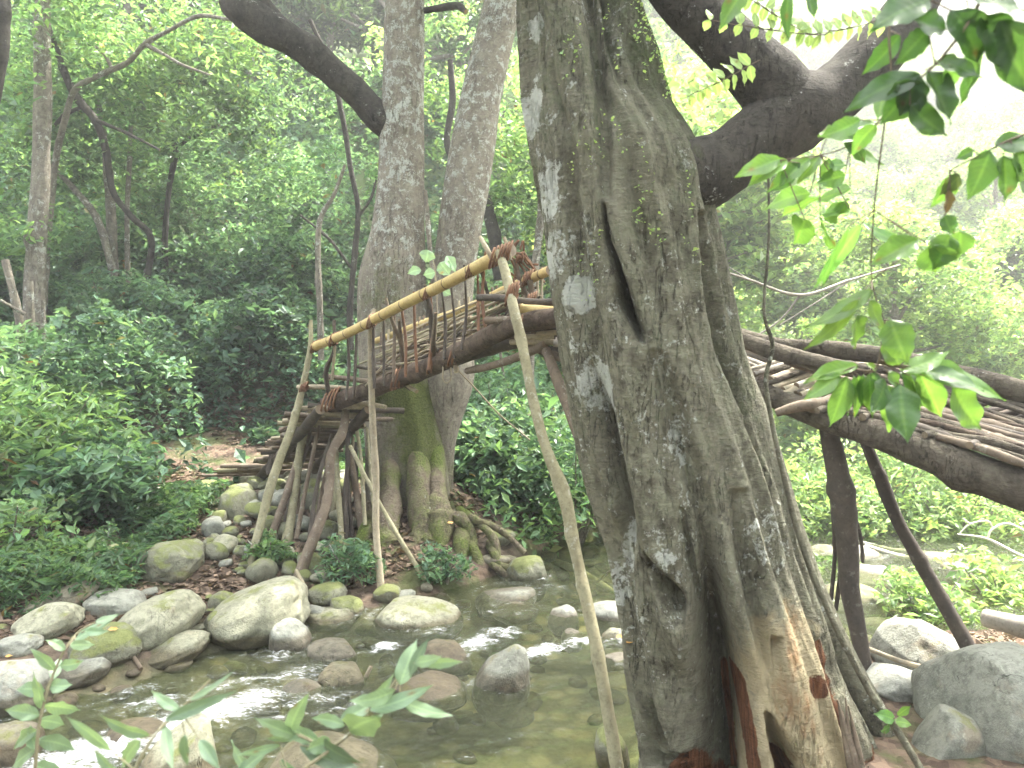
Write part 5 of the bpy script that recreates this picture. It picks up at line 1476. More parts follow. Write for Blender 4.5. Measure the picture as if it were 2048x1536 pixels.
tree('forest_tree', 'broken dark stub tree in the thicket left of the middle', 'tree',
     [([(348, 275, 11.5), (350, 310, 11.5), (338, 380, 11.5), (330, 480, 11.5), (336, 600, 11.5)], [6, 6, 5, 5, 6]),
      ([(350, 300, 11.5), (400, 262, 11.4), (440, 250, 11.3)], [3, 3, 2])],
     [(380, 400, 11.6, 1.0, 3000), (470, 330, 11.8, 1.3, 4600)], 'leaf_cool', 'bark_dark', 16, lsize=.09)
tree('forest_tree', 'thin wavy tree just left of the twin tree', 'tree',
     [([(620, 40, 9.8), (660, 130, 9.8), (686, 240, 9.8), (700, 330, 9.8), (716, 420, 9.8), (708, 520, 9.8), (700, 620, 9.8), (702, 700, 9.8)], [4, 5, 5, 5, 5, 6, 6, 7]),
      ([(712, 440, 9.8), (740, 400, 9.8), (752, 360, 9.8)], [3, 3, 2]),
      ([(705, 540, 9.8), (660, 480, 9.7), (600, 430, 9.7)], [3, 3, 2])],
     [(640, 180, 10, 1.0, 3200), (690, 330, 10.3, .8, 2200), (590, 420, 10.3, 1.1, 3800)], 'leaf_cool', 'bark_dark', 17, lsize=.08)
tree('forest_tree', 'slim pale sapling rising behind the bridge handrail', 'tree',
     [([(690, 330, 9), (668, 390, 9), (640, 440, 9), (636, 520, 9), (640, 620, 9), (642, 720, 9)], [3, 4, 5, 6, 6, 6])],
     [(660, 520, 9.6, .8, 2400), (560, 560, 9.9, .9, 2600)], 'leaf_cool', 'bark_grey', 18, lsize=.075)
tree('forest_tree', 'multi stemmed tree at the left border above the pale leaved shrub', 'tree',
     [([(10, 520, 8.4), (30, 600, 8.4), (44, 680, 8.4), (50, 790, 8.4)], [7, 8, 9, 10]),
      ([(60, 560, 8.4), (62, 660, 8.4), (66, 780, 8.4)], [6, 8, 9]),
      ([(86, 600, 8.4), (86, 680, 8.4), (78, 790, 8.4)], [4, 5, 6]),
      ([(0, 600, 8.2), (50, 628, 8.3)], [3, 3])],
     [(10, 460, 8.8, .9, 2600)], 'leaf_mid', 'bark_grey', 19, lsize=.09)
tree('forest_tree', 'dark crooked tree seen between the two stems of the twin tree', 'tree',
     [([(900, 120, 10.5), (905, 200, 10.5), (895, 290, 10.5), (930, 350, 10.5), (965, 390, 10.5), (985, 460, 10.5), (1000, 560, 10.5)], [5, 7, 7, 8, 12, 12, 12])],
     [(900, 120, 11, 1.3, 4200), (1010, 330, 11, 1.2, 3600)], 'leaf_mid', 'bark_dark', 20, lsize=.09, yel=.4)
tree('forest_tree', 'pale slanting stem between the twin tree and the fluted trunk', 'tree',
     [([(1080, 330, 8.8), (1082, 430, 8.8), (1072, 520, 8.8), (1062, 640, 8.8), (1060, 760, 8.8)], [6, 7, 8, 8, 8]),
      ([(1000, 700, 9), (1010, 780, 9), (1014, 860, 9)], [3, 3, 4])],
     [(1030, 230, 9.4, 1.1, 3600), (1040, 430, 9.8, .8, 2000)], 'leaf_mid', 'bark_grey', 21, lsize=.09, yel=.4)

# dense forest wall on the slope, higher up: trees that read as separate crowns, copied from prototypes
def copy_tree(src, loc, rz, sc, label=None, group=None):
    r = src.copy(); COL.objects.link(r); r.location = loc; r.rotation_euler = (0, 0, rz); r.scale = (sc,) * 3
    for ch in list(src.children):
        c = ch.copy(); COL.objects.link(c); c.parent = r
    if label: r['label'] = label
    if group: r['group'] = group
    return r
def proto_tree(kind, label, leafmat, seed, h, rc, n, lsize, yel, b0, group):
    rs = np.random.default_rng(seed)
    root = empty(kind, (0, 0, 0)); tag(root, label, 'tree', group)
    mb = MB(); tube(mb, [(0, 0, -.5), (.1, 0, h * .3), (-.1, .1, h * .65), (0, 0, h)], [h * .022, h * .018, h * .013, h * .005], seg=10, rough=.2, seed=seed)
    mb.build('trunk', M['bark_grey'], root)
    mb = MB(); tips = []
    for k in range(10):
        a = rs.uniform(0, 6.28); z0 = h * rs.uniform(.3, .85); l_ = rc * rs.uniform(.5, .95)
        tip = np.array([math.cos(a) * l_, math.sin(a) * l_, z0 + h * rs.uniform(.05, .2)])
        tube(mb, [(0, 0, z0), tip * np.array([.5, .5, 1]) - np.array([0, 0, .05 * h]), tip], [h * .008, h * .006, h * .002], seg=6, rough=.2, seed=seed + k)
        tips.append(tip)
    mb.build('branches', M['bark_grey'], root)
    cr = MB()
    for k, t in enumerate(tips + [np.array([0, 0, h])]):
        r_ = rc * rs.uniform(.42, .62)
        q = cloud(rs, t, (r_, r_, r_ * .6), n // 11, .45, 2.2 / rc * 2, seed + k, shell=.25)
        leaves(cr, q, lsize, rs, clumpy(leaf_cols(len(q), rs, b0 * rs.uniform(.7, 1.35), .16, yel, .2), q, seed + k), aspect=.46)
    cr.build('crown', M[leafmat], root, smooth=False)
    return root
rs = np.random.default_rng(44)
GL = 'trees packed on the slope behind the bridge'
pl = [proto_tree('hillside_tree', 'dense green tree among the others high on the shaded slope', 'leaf_mid', 200 + k, 5.5, 1.9, 15000, .12, .3, .5, GL) for k in range(3)]
spots = []
for (yy, n) in [(16.5, 5), (20.5, 8), (26, 9)]:
    for k in range(n):
        xx = (-0.78 + 1.0 * (k + rs.uniform(.1, .9)) / n) * yy
        spots.append((xx, yy + rs.uniform(-1, 1)))
for k, (x, y) in enumerate(spots):
    s = rs.uniform(.8, 1.15) * (1 + (y - 12) * .025)
    if -0.38 < x / y < -0.22 and y > 14: s *= .8     # the notch where the sky shows
    o = pl[k] if k < 3 else copy_tree(pl[k % 3], (0, 0, 0), 0, 1)
    o.location = (x, y, float(ground_z(x, y)) - .3); o.rotation_euler = (0, 0, rs.uniform(0, 6.28)); o.scale = (s, s, s)
GR = 'trees on the sunlit hillside across the valley'
pr = [proto_tree('valley_tree', 'bright leafy tree on the hazy sunlit hillside', 'leaf_bright', 230 + k, 6, 2.1, 13000, .15, .35, .55, GR) for k in range(3)]
spots = []
for (yy, n) in [(11.5, 4), (15, 5), (20, 7), (27, 8), (36, 9), (48, 10), (62, 11)]:
    for k in range(n):
        xx = (0.10 + 0.80 * (k + rs.uniform(.1, .9)) / n) * yy
        spots.append((xx, yy + rs.uniform(-1.5, 1.5)))
for k, (x, y) in enumerate(spots):
    s = rs.uniform(.75, 1.1) * (0.8 + max(0, y - 20) * .030)
    if .4 < x / y < .62 and y < 18: s *= .7
    o = pr[k] if k < 3 else copy_tree(pr[k % 3], (0, 0, 0), 0, 1)
    o.location = (x, y, float(ground_z(x, y)) - .3); o.rotation_euler = (0, 0, rs.uniform(0, 6.28)); o.scale = (s, s, s)

# the wood goes on behind the camera and shades the near bank from that side
for k, (x, y, s) in enumerate([(-9, -3, 1.3), (-6, -6, 1.4), (-2.5, -5.5, 1.3), (1.5, -6, 1.4), (5, -5, 1.3), (8.5, -3.5, 1.4), (-9.5, 1.0, 1.2), (9.5, 0.5, 1.2), (-4, -9, 1.7), (3, -9, 1.7)]):
    o = copy_tree(pl[k % 3], (x, y, -.2), k * 1.3, s, 'green tree of the wood on the near bank, outside the photograph', 'trees behind the viewpoint')

# shrubs low on the slope
def proto_shrub(seed, leafmat, n, r, lsize, yel, b0, label, group, aspect=.42):
    rs = np.random.default_rng(seed)
    root = empty('shrub'); tag(root, label, 'shrub', group)
    mb = MB()
    for k in range(7):
        a = rs.uniform(0, 6.28); l_ = r * rs.uniform(.4, .9)
        tube(mb, [(0, 0, -.1), (math.cos(a) * l_ * .4, math.sin(a) * l_ * .4, r * .5), (math.cos(a) * l_, math.sin(a) * l_, r * rs.uniform(.7, 1.2))], [.012, .009, .004], seg=5, rough=.2, seed=seed + k)
    mb.build('stems', M['bark_grey'], root)
    cr = MB()
    for k in range(5):
        a = k * 1.3; c = (math.cos(a) * r * .45, math.sin(a) * r * .45, r * (.55 + .2 * (k % 3)))
        q = cloud(rs, c, (r * .6, r * .6, r * .45), n // 5, .42, 3.0, seed + k, shell=.3)
        leaves(cr, q, lsize, rs, leaf_cols(len(q), rs, b0, .14, yel, .2), aspect=aspect)
    cr.build('foliage', M[leafmat], root, smooth=False)
    return root
GS = 'shrubs on the slope behind the bridge'
ps = [proto_shrub(260 + k, 'leaf_cool', 6500, .8, .075, .2, .6, 'rounded bluish green shrub crowded on the shaded slope', GS) for k in range(3)]
k = 0
for (yy, n) in [(9.2, 7), (10.4, 9), (12, 10)]:
    for q in range(n):
        xx = (-0.72 + 0.82 * (q + rs.uniform(.1, .9)) / n) * yy
        if -3.0 < xx < -1.2 and yy < 10: continue
        if -4.6 < xx < -2.8 and yy < 9.8: continue
        s = rs.uniform(.75, 1.25)
        o = ps[k] if k < 3 else copy_tree(ps[k % 3], (0, 0, 0), 0, 1)
        o.location = (xx, yy, float(ground_z(xx, yy)) - .05); o.rotation_euler = (0, 0, rs.uniform(0, 6.28)); o.scale = (s, s, s)
        k += 1
SH = [  # px, py of the foot, Y, size, material, leaf size, yellow, label
    (60, 1000, 7.0, .95, 'leaf_mid', .12, .35, 'pale green shrub with drooping long leaves at the left border'),
    (200, 1040, 7.4, .6, 'leaf_cool', .10, .15, 'dark leaved shrub right of the pale shrub at the left border'),
    (20, 1140, 5.9, .5, 'leaf_mid', .07, .4, 'small bright shrub low at the left border above the boulders'),
    (700, 1165, 5.9, .26, 'leaf_cool', .05, .25, 'small leafy bush at the foot of the bridge props'),
    (1080, 1040, 7.6, .85, 'leaf_cool', .08, .2, 'shrub overhanging the water between the twin tree and the fluted trunk'),
    (1150, 1090, 8.2, 1.1, 'leaf_mid', .08, .25, 'feathery shrub overhanging the water right behind the leaning pole'),
    (990, 1010, 7.7, .6, 'leaf_cool', .13, .2, 'broad leaved shrub just right of the roots of the twin tree'),
    (1000, 900, 8.8, 1.0, 'leaf_cool', .08, .2, 'bluish shrub behind the right side of the twin tree'),
    (1850, 1240, 5.6, .34, 'leaf_bright', .06, .3, 'glossy leaved bush behind the rough grey boulder'),
    (2000, 1200, 5.2, .42, 'leaf_bright', .075, .4, 'yellow green bush right of the leaning dark prop'),
    (1620, 1060, 8.4, .8, 'leaf_bright', .075, .35, 'sunlit bush beyond the thick dark prop'),
    (1900, 1060, 8.6, .9, 'leaf_bright', .075, .35, 'sunlit bush beyond the right end of the bridge'),
    (1760, 1050, 9.4, .9, 'leaf_bright', .075, .3, 'sunlit bush between the two dark props'),
    (890, 1160, 6.2, .22, 'leaf_cool', .05, .2, 'tiny bush among the roots of the twin tree'),
    (540, 1130, 6.3, .2, 'leaf_mid', .05, .3, 'tuft of leaves beside the leftmost bridge prop'),
]
for k, (px, py, Yd, sz, mt, ls, yl, lab) in enumerate(SH):
    o = proto_shrub(300 + k * 3, mt, int(3200 if sz > .5 else 900), sz, ls, yl, .55 if mt != 'leaf_cool' else .5, lab, None, aspect=.3 if k == 0 else .42)
    Yd = hit(px, py) if py > 1030 else Yd
    c = P(px, py, Yd)
    o.location = (c[0], c[1], float(ground_z(c[0], c[1])) - .03)

# ------------------------------------------------------------------ detailed near leaves
def leaf3(mb, base, tip, w, up=(0, 0, 1), col=(.5, .3, 0, 1), bend=.12, fold=.25, nl=30, shape=1.0, rs=random):
    base = np.array(base, float); tip = np.array(tip, float)
    ax = tip - base; L = np.linalg.norm(ax); ax = ax / L
    up = np.array(up, float); sd = np.cross(ax, up); sd /= np.linalg.norm(sd) + 1e-9
    nm = np.cross(sd, ax)
    t = np.linspace(0, 1, nl)
    prof = np.sin(np.pi * np.clip(t, 0, 1) ** (0.78 * shape)) ** 0.85 * (1 - .2 * t) * (1 - .45 * ss(.72, 1, t))
    prof = prof * (1 + .05 * np.sin(t * rs.uniform(14, 30) + rs.uniform(0, 6)))
    prof[0] = .04; prof[-1] = .0
    u = np.linspace(-1, 1, 11)
    T_, U_ = np.meshgrid(t, u, indexing='ij')
    W_ = prof[:, None] * U_ * w * .5
    side_bend = rs.uniform(-.07, .07) * L * np.sin(np.pi * t)
    V = base + ax * (T_ * L)[..., None] + sd * (W_ + side_bend[:, None])[..., None]
    vein = np.abs(((T_ * 9 - np.abs(U_) * 1.6) % 1) - .5) * 2        # 0 on a side vein
    vv = np.exp(-(vein / .28) ** 2) * (np.abs(U_) > .04)
    mid = np.exp(-(U_ / .07) ** 2)
    tw = rs.uniform(-.5, .5)
    hgt = np.abs(W_) * fold - (T_ ** 2) * bend * L + W_ * tw * T_ + w * .035 * (1 - vv) * (1 - np.abs(U_)) + w * .05 * np.sin(T_ * rs.uniform(9, 16) + U_ * 2) * U_ ** 2
    V = V + nm * hgt[..., None]
    V = V.reshape(-1, 3)
    nu = len(u)
    i = np.arange(nl - 1)[:, None]; j = np.arange(nu - 1)[None]
    F = np.stack([i * nu + j, i * nu + j + 1, (i + 1) * nu + j + 1, (i + 1) * nu + j], -1).reshape(-1, 4)
    C = np.tile(np.array(col, float), (len(V), 1))
    C[:, 0] *= (1 + .22 * vv * .6 + .35 * mid).ravel()
    C[:, 1] = np.clip(C[:, 1] + (.25 * mid + .1 * vv).ravel() + .25 * (vnoise(V * 60, 3) - .5), 0, 1)
    C[:, 0] *= 1 + .3 * (vnoise(V * 45 + 9, 5) - .5)
    if rs.random() < .35:
        C[:, 2] = np.clip(C[:, 2] + .9 * np.exp(-((T_ - rs.uniform(.4, 1)) ** 2 / .004 + (U_ - rs.uniform(-.9, .9)) ** 2 / .06)).ravel(), 0, 1)
    mb.add(V, F, None, C)

def sprig(name, label, stem, srad, lv, D, mat='leaf_near', cat='branch', stemmat='stick_brown', group=None, seed=0):
    """stem: (px,py,Y) list; lv: (base px, base py, tip px, tip py, width px[, Y offset tip, brightness, yellow, brown])"""
    rs = np.random.default_rng(seed)
    loc = P(*stem[0]); root = empty(name, tuple(loc)); tag(root, label, cat, group)
    mb = MB(); tube(mb, [P(*p) for p in stem], srad, seg=8, rough=.15, seed=seed, step=.012)
    mb2 = MB()
    for q in lv:
        bx, by, tx, ty, w = q[:5]
        dy = q[5] if len(q) > 5 else rs.uniform(-.05, .05)
        br = q[6] if len(q) > 6 else rs.uniform(.42, .62)
        ye = q[7] if len(q) > 7 else rs.uniform(.1, .5)
        bn = q[8] if len(q) > 8 else 0
        b = P(bx, by, D); t = P(tx, ty, D + dy)
        up = np.array([rs.uniform(-.5, .5), -1, rs.uniform(-.1, 1.0)])
        leaf3(mb2, b, t, w * 1.3 * D / FPX, up, (br, ye, bn, 1), bend=rs.uniform(-.08, .16), fold=rs.uniform(.1, .5), rs=rs)
        # leaf stalk back to the stem
        near = min(stem, key=lambda p: (p[0] - bx) ** 2 + (p[1] - by) ** 2)
        if 4 < math.hypot(near[0] - bx, near[1] - by) < 160:
            tube(mb, [P(*near), b], [.0012, .001], seg=5)
    mb.build('stem', M[stemmat], root, origin=loc)
    mb2.build('leaves', M[mat], root, origin=loc)
    return root

sprig('leafy_branch', 'bright pinnate leaf spray hanging in front of the log deck', [(1770, 640, 1.5), (1758, 720, 1.5), (1745, 742, 1.5), (1700, 736, 1.5)], [.002, .002, .002, .0015],
      [(1716, 732, 1608, 770, 34, .03, .62, .45), (1680, 748, 1606, 800, 34, .02, .6, .4), (1694, 752, 1662, 855, 40, .0, .66, .4), (1706, 752, 1690, 828, 30, .05, .45, .1), (1716, 750, 1706, 832, 30, .04, .58, .3),
       (1726, 748, 1722, 812, 22, .02, .42, .1), (1738, 748, 1742, 836, 34, .0, .62, .5), (1752, 744, 1738, 790, 26, .0, .5, .2), (1770, 760, 1740, 826, 40, -.05, .38, .1), (1776, 770, 1786, 866, 40, 0, .62, .4),
       (1800, 770, 1818, 884, 56, -.06, .42, .15), (1800, 748, 1868, 800, 44, .03, .42, .2), (1820, 752, 1850, 820, 40, .04, .62, .4), (1840, 744, 1884, 836, 46, .03, .62, .4), (1836, 736, 2004, 806, 56, 0, .62, .4),
       (1852, 742, 1970, 780, 40, -.04, .36, .1), (1902, 770, 1964, 860, 60, .03, .68, .45), (1800, 742, 1900, 706, 36, .0, .56, .5), (1796, 730, 1772, 640, 56, -.02, .4, .45), (1752, 742, 1732, 724, 14, 0, .6, .8), (1776, 744, 1800, 780, 26, 0, .55, .5)], 1.5, seed=1)
sprig('leafy_branch', 'slender leafy branch drooping in front of the fork of the fluted tree', [(1790, -60, 1.35), (1778, 60, 1.35), (1782, 150, 1.36), (1770, 240, 1.38), (1748, 420, 1.42), (1744, 560, 1.46), (1768, 640, 1.5)], [.002, .0022, .0018, .0016, .0014, .0013, .001],
      [(1776, 170, 1756, 236, 30), (1800, 70, 1722, 150, 34, .05, .30, .0), (1720, 240, 1640, 270, 34, .0, .60, .3), (1752, 250, 1700, 312, 30), (1900, 470, 1866, 540, 50, 0, .48, .3), (1920, 462, 1908, 520, 46, .02, .55, .3),
       (1836, 480, 1740, 530, 44, .0, .6, .4), (1860, 490, 1872, 548, 60, .02, .58, .3), (1832, 494, 1720, 440, 20, .1, .6, .1), (1744, 580, 1610, 660, 36, .05, .42, .5), (1716, 600, 1602, 700, 26, .05, .4, .8), (1712, 630, 1718, 700, 46, .04, .48, .5),
       (1738, 600, 1772, 660, 30, .03, .45, .6), (1780, 640, 1820, 725, 54, -.03, .42, .45), (1720, 450, 1636, 560, 26, .2, .75, .0), (1700, 450, 1640, 580, 18, .1, .7, .1)], 1.4, seed=2)
sprig('leafy_branch', 'leafy twig reaching left across the lower fork of the tree', [(1810, 170, 1.6), (1760, 240, 1.6), (1700, 290, 1.6), (1640, 310, 1.6), (1560, 320, 1.6)], [.002, .0018, .0015, .0012, .001],
      [(1560, 318, 1470, 350, 36, 0, .64, .5), (1575, 322, 1494, 370, 34, 0, .66, .5), (1600, 326, 1530, 384, 30, .03, .36, .1), (1620, 318, 1556, 378, 32, .0, .62, .45), (1640, 312, 1592, 366, 24, 0, .5, .6), (1660, 318, 1640, 370, 22),
       (1656, 268, 1640, 268, 40), (1672, 262, 1752, 250, 30), (1690, 272, 1730, 330, 24, .0, .4, .2), (1658, 330, 1694, 330, 24), (1710, 300, 1768, 330, 20), (1735, 278, 1640, 276, 30, .0, .6, .4),
       (1620, 386, 1530, 420, 34, .1, .6, .4), (1640, 392, 1560, 440, 36, .1, .55, .4), (1690, 352, 1630, 368, 32, .0, .55, .3), (1700, 378, 1628, 395, 34, .1, .6, .4), (1690, 400, 1650, 440, 40, .1, .5, .3), (1610, 440, 1588, 490, 50, .1, .62, .4), (1640, 440, 1660, 500, 46, .1, .58, .3), (1700, 420, 1640, 430, 34, .1, .6, .3)], 1.6, seed=3)
sprig('leafy_branch', 'shadowed cluster of big leaves over the right arm of the fork', [(1990, -60, 1.2), (1940, 40, 1.2), (1870, 130, 1.2), (1820, 170, 1.2)], [.003, .0025, .002, .0015],  # low brightness paints the shade into these leaves
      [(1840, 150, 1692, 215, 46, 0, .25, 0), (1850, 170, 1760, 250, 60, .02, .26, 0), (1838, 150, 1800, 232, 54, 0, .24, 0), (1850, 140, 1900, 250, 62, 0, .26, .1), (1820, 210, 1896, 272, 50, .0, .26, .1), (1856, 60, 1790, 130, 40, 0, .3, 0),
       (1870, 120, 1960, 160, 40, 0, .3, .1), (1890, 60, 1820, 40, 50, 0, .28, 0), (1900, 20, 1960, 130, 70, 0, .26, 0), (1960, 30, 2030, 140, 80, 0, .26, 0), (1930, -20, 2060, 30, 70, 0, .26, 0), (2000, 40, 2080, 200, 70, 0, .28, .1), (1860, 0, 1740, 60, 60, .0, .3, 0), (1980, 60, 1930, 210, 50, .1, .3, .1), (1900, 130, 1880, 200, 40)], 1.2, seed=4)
sprig('leafy_branch', 'pair of drooping leaf sprays at the right border', [(2100, 250, 1.3), (2020, 280, 1.3), (1960, 310, 1.3), (1900, 340, 1.3)], [.002, .002, .0016, .001],
      [(1980, 300, 1938, 400, 46, 0, .42, .2), (2006, 310, 2010, 406, 44, 0, .4, .2), (2030, 300, 2070, 380, 46, 0, .46, .3), (1990, 290, 2090, 280, 40, 0, .36, .1), (1946, 300, 1908, 320, 18, 0, .4, .1), (1910, 345, 1862, 420, 34, .05, .4, .3), (1920, 350, 1880, 390, 26, 0, .4, .3, .3), (1900, 380, 1894, 430, 24, 0, .5, .4, .9), (1890, 430, 1906, 470, 30, 0, .4, .1), (2040, 360, 2100, 420, 44)], 1.3, seed=5)
def pinn(x0, y0, x1, y1, n, l, w, **k):
    out = []
    for q in range(n):
        t = q / (n - 1); x = x0 + (x1 - x0) * t; y = y0 + (y1 - y0) * t
        dx, dy = (x1 - x0), (y1 - y0); d = math.hypot(dx, dy); dx /= d; dy /= d
        for s in (-1, 1):
            ll = l * (1 - .3 * t)
            out.append((x, y, x + (dx * .35 - dy * s) * ll, y + (dy * .35 + dx * s) * ll, w, .02, .66, .45))
    return out
for k, (a, lab) in enumerate([((1640, 70, 1420, 40), 'pinnate frond of small rounded leaves above the fork, left one'), ((1760, 40, 1620, 70), 'pinnate frond of small rounded leaves above the fork, right one'), ((1500, 130, 1380, 190), 'small pinnate frond beside the upper left arm of the fork'), ((1480, -20, 1600, 60), 'pinnate frond hanging from the upper border left of the fork')]):
    sprig('leaf_frond', lab, [(a[0] + 20, a[1] - 10, 2.3), (a[0], a[1], 2.3), ((a[0] + a[2]) / 2, (a[1] + a[3]) / 2 + 4, 2.3), (a[2], a[3], 2.3)], [.0015, .0014, .001, .0008], pinn(*a, 8, 34, 15), 2.3, 'leaf_bright', 'frond', seed=10 + k)
sprig('leafy_branch', 'single long leaves hanging from the upper border before the left arm', [(1500, -60, 1.4), (1490, -20, 1.4)], [.0015, .001],
      [(1495, -30, 1438, 62, 34, 0, .45, .3), (1580, -20, 1576, 80, 20, 0, .3, 0), (1612, -30, 1626, 40, 26, 0, .3, 0)], 1.4, seed=6)

# climbing plant with round pale leaves behind the handrail
sprig('climbing_plant', 'climber with pale rounded leaves rising above the bamboo handrail', [(872, 680, 5.05), (874, 600, 5.05), (870, 540, 5.05), (864, 510, 5.05)], [.005, .004, .004, .003],
      [(856, 500, 850, 525, 26, 0, .85, .1), (842, 540, 815, 548, 16, 0, .85, .1), (870, 545, 846, 550, 18, 0, .85, .1), (880, 525, 900, 552, 26, 0, .85, .1), (893, 512, 912, 545, 20, 0, .85, .1), (885, 578, 902, 590, 16, 0, .8, .1)], 5.0, 'leaf_willow', 'plant', 'stick_pale', seed=7)

# near plants at the lower edge
sprig('willow_shoot', 'shoot with narrow pale leaves reaching over the water at the lower edge', [(520, 1640, 1.3), (580, 1560, 1.3), (660, 1500, 1.32), (740, 1430, 1.34), (800, 1350, 1.36), (850, 1290, 1.38)], [.0035, .003, .0028, .0024, .002, .0014],
      [(800, 1370, 828, 1276, 34), (820, 1350, 856, 1275, 20, 0, .35, .1), (830, 1325, 884, 1312, 20), (846, 1328, 930, 1322, 18), (790, 1380, 700, 1404, 26), (740, 1420, 870, 1370, 26, 0, .6, .1), (800, 1400, 905, 1432, 22), (740, 1405, 790, 1345, 16, 0, .5, .7),
       (700, 1460, 760, 1440, 62), (680, 1440, 760, 1398, 26), (690, 1450, 620, 1436, 22), (640, 1480, 550, 1440, 26), (580, 1462, 620, 1382, 26), (590, 1470, 510, 1435, 24), (600, 1468, 530, 1480, 16), (560, 1490, 470, 1510, 14),
       (600, 1490, 720, 1536, 26, 0, .3, .1), (640, 1480, 716, 1530, 30, -.05, .28, .1), (560, 1520, 600, 1560, 20), (470, 1560, 540, 1500, 22), (660, 1480, 610, 1500, 30), (500, 1540, 460, 1480, 24)], 1.33, 'leaf_willow', 'plant', 'stick_lichen', seed=21)
sprig('willow_shoot', 'blurred shoot of narrow leaves rising at the lower left', [(250, 1620, 1.15), (270, 1540, 1.15), (310, 1470, 1.16), (360, 1420, 1.18), (420, 1360, 1.2)], [.003, .0026, .0022, .002, .0014],
      [(330, 1440, 460, 1386, 22), (300, 1470, 200, 1430, 22), (280, 1480, 240, 1540, 26), (330, 1450, 345, 1540, 20), (360, 1420, 300, 1380, 18), (380, 1400, 470, 1340, 14), (370, 1470, 372, 1536, 20, 0, .4), (400, 1480, 440, 1540, 22), (250, 1560, 180, 1500, 22), (220, 1500, 130, 1440, 20)], 1.17, 'leaf_willow', 'plant', 'stick_lichen', seed=22)
sprig('willow_shoot', 'dense leafy shoot standing at the left border in front of the boulders', [(60, 1640, 1.6), (70, 1540, 1.6), (80, 1440, 1.6), (110, 1340, 1.62), (150, 1270, 1.64), (200, 1240, 1.66)], [.004, .0036, .003, .0026, .002, .0014],
      [(150, 1280, 220, 1238, 18), (130, 1300, 90, 1280, 16), (140, 1290, 190, 1290, 18), (120, 1330, 170, 1320, 20), (110, 1340, 60, 1300, 18), (100, 1370, 150, 1370, 24), (90, 1380, 30, 1380, 26), (90, 1410, 160, 1420, 30), (80, 1430, 10, 1420, 26), (80, 1440, 130, 1450, 26), (75, 1460, 20, 1500, 26), (76, 1480, 150, 1500, 28),
       (70, 1500, 60, 1450, 22), (70, 1500, 20, 1536, 28), (70, 1530, 130, 1540, 28), (60, 1560, 0, 1560, 28), (170, 1262, 215, 1262, 14), (190, 1244, 240, 1228, 14), (105, 1360, 120, 1310, 18), (85, 1420, 60, 1350, 20)], 1.62, 'leaf_willow', 'plant', 'stick_lichen', seed=23)
sprig('seedling', 'small seedling at the foot of the fluted trunk beside the grey boulder', [(1765, 1480, 2.75), (1775, 1450, 2.75), (1790, 1435, 2.75)], [.003, .002, .002],
      [(1790, 1440, 1748, 1428, 22, 0, .7, .1), (1790, 1444, 1826, 1450, 18), (1795, 1430, 1822, 1412, 16), (1780, 1452, 1760, 1462, 16)], 2.75, 'leaf_near', 'plant', seed=24)
for k, (x, y, Yd) in enumerate([(150, 1000, 7.1), (185, 1020, 6.9), (120, 985, 7.3)]):
    rs2 = np.random.default_rng(k)
    lv = []
    for q in range(12):
        a = -2.6 + q * .42 + rs2.uniform(-.1, .1)
        lv.append((x, y, x + math.sin(a) * 48, y - abs(math.cos(a)) * 36 - 4 + 14 * (abs(math.sin(a)) > .8), 7))
    sprig('strap_leaf_plant', ['tuft of arching strap leaves on the left bank, the one facing the water', 'tuft of arching strap leaves on the left bank, lowest of three', 'tuft of arching strap leaves on the left bank, farthest up the slope'][k], [(x, y + 10, Yd), (x, y, Yd)], [.01, .006], lv, Yd, 'leaf_mid', 'plant', seed=30 + k)

# ------------------------------------------------------------------ fallen wood
def wood(label, pts, w, mat, name='fallen_branch', cat='branch', subs=()):
    root_p = P(*pts[0])
    if not subs:
        mb = MB(); tube(mb, [P(*p) for p in pts], [a * p[2] / FPX for a, p in zip(np.broadcast_to(np.asarray(w, float), (len(pts),)), pts)], seg=10, rough=.2, seed=len(label), knots=2)
        o = mb.build(name, M[mat], origin=root_p); o.location = tuple(root_p); tag(o, label, cat); return o
    r_ = empty(name, tuple(root_p)); tag(r_, label, cat)
    mb = MB(); tube(mb, [P(*p) for p in pts], [a * p[2] / FPX for a, p in zip(np.broadcast_to(np.asarray(w, float), (len(pts),)), pts)], seg=10, rough=.2, seed=len(label), knots=2)
    mb.build('stem', M[mat], r_, origin=root_p)
    for (sp, sw) in subs:
        mb = MB(); tube(mb, [P(*p) for p in sp], [a * p[2] / FPX for a, p in zip(np.broadcast_to(np.asarray(sw, float), (len(sp),)), sp)], seg=7, rough=.2, seed=3)
        mb.build('twig', M[mat], r_, origin=root_p)
wood('long mossy branch slanting into the water behind the leaning pole', [(1062, 1088, 7.2), (1100, 1118, 7.0), (1150, 1138, 6.7), (1200, 1166, 6.3), (1235, 1188, 6.0)], [7, 7, 7, 6, 5], 'stick_lichen', subs=[([(1195, 1163, 6.3), (1215, 1145, 6.2), (1228, 1140, 6.1)], [3, 2, 2])])
wood('brown curved root lying across the leafy slope below the path', [(205, 1062, 7.3), (240, 1040, 7.4), (280, 1030, 7.5), (310, 1045, 7.5), (345, 1060, 7.4)], [7, 9, 10, 9, 6], 'stick_brown', 'fallen_root', 'root')
wood('dark rotten stump fragment below the mossy path stone', [(345, 1060, 7.5), (385, 1040, 7.6), (420, 1030, 7.7), (450, 1060, 7.5)], [14, 24, 26, 12], 'stick_dark', 'rotten_log', 'log')
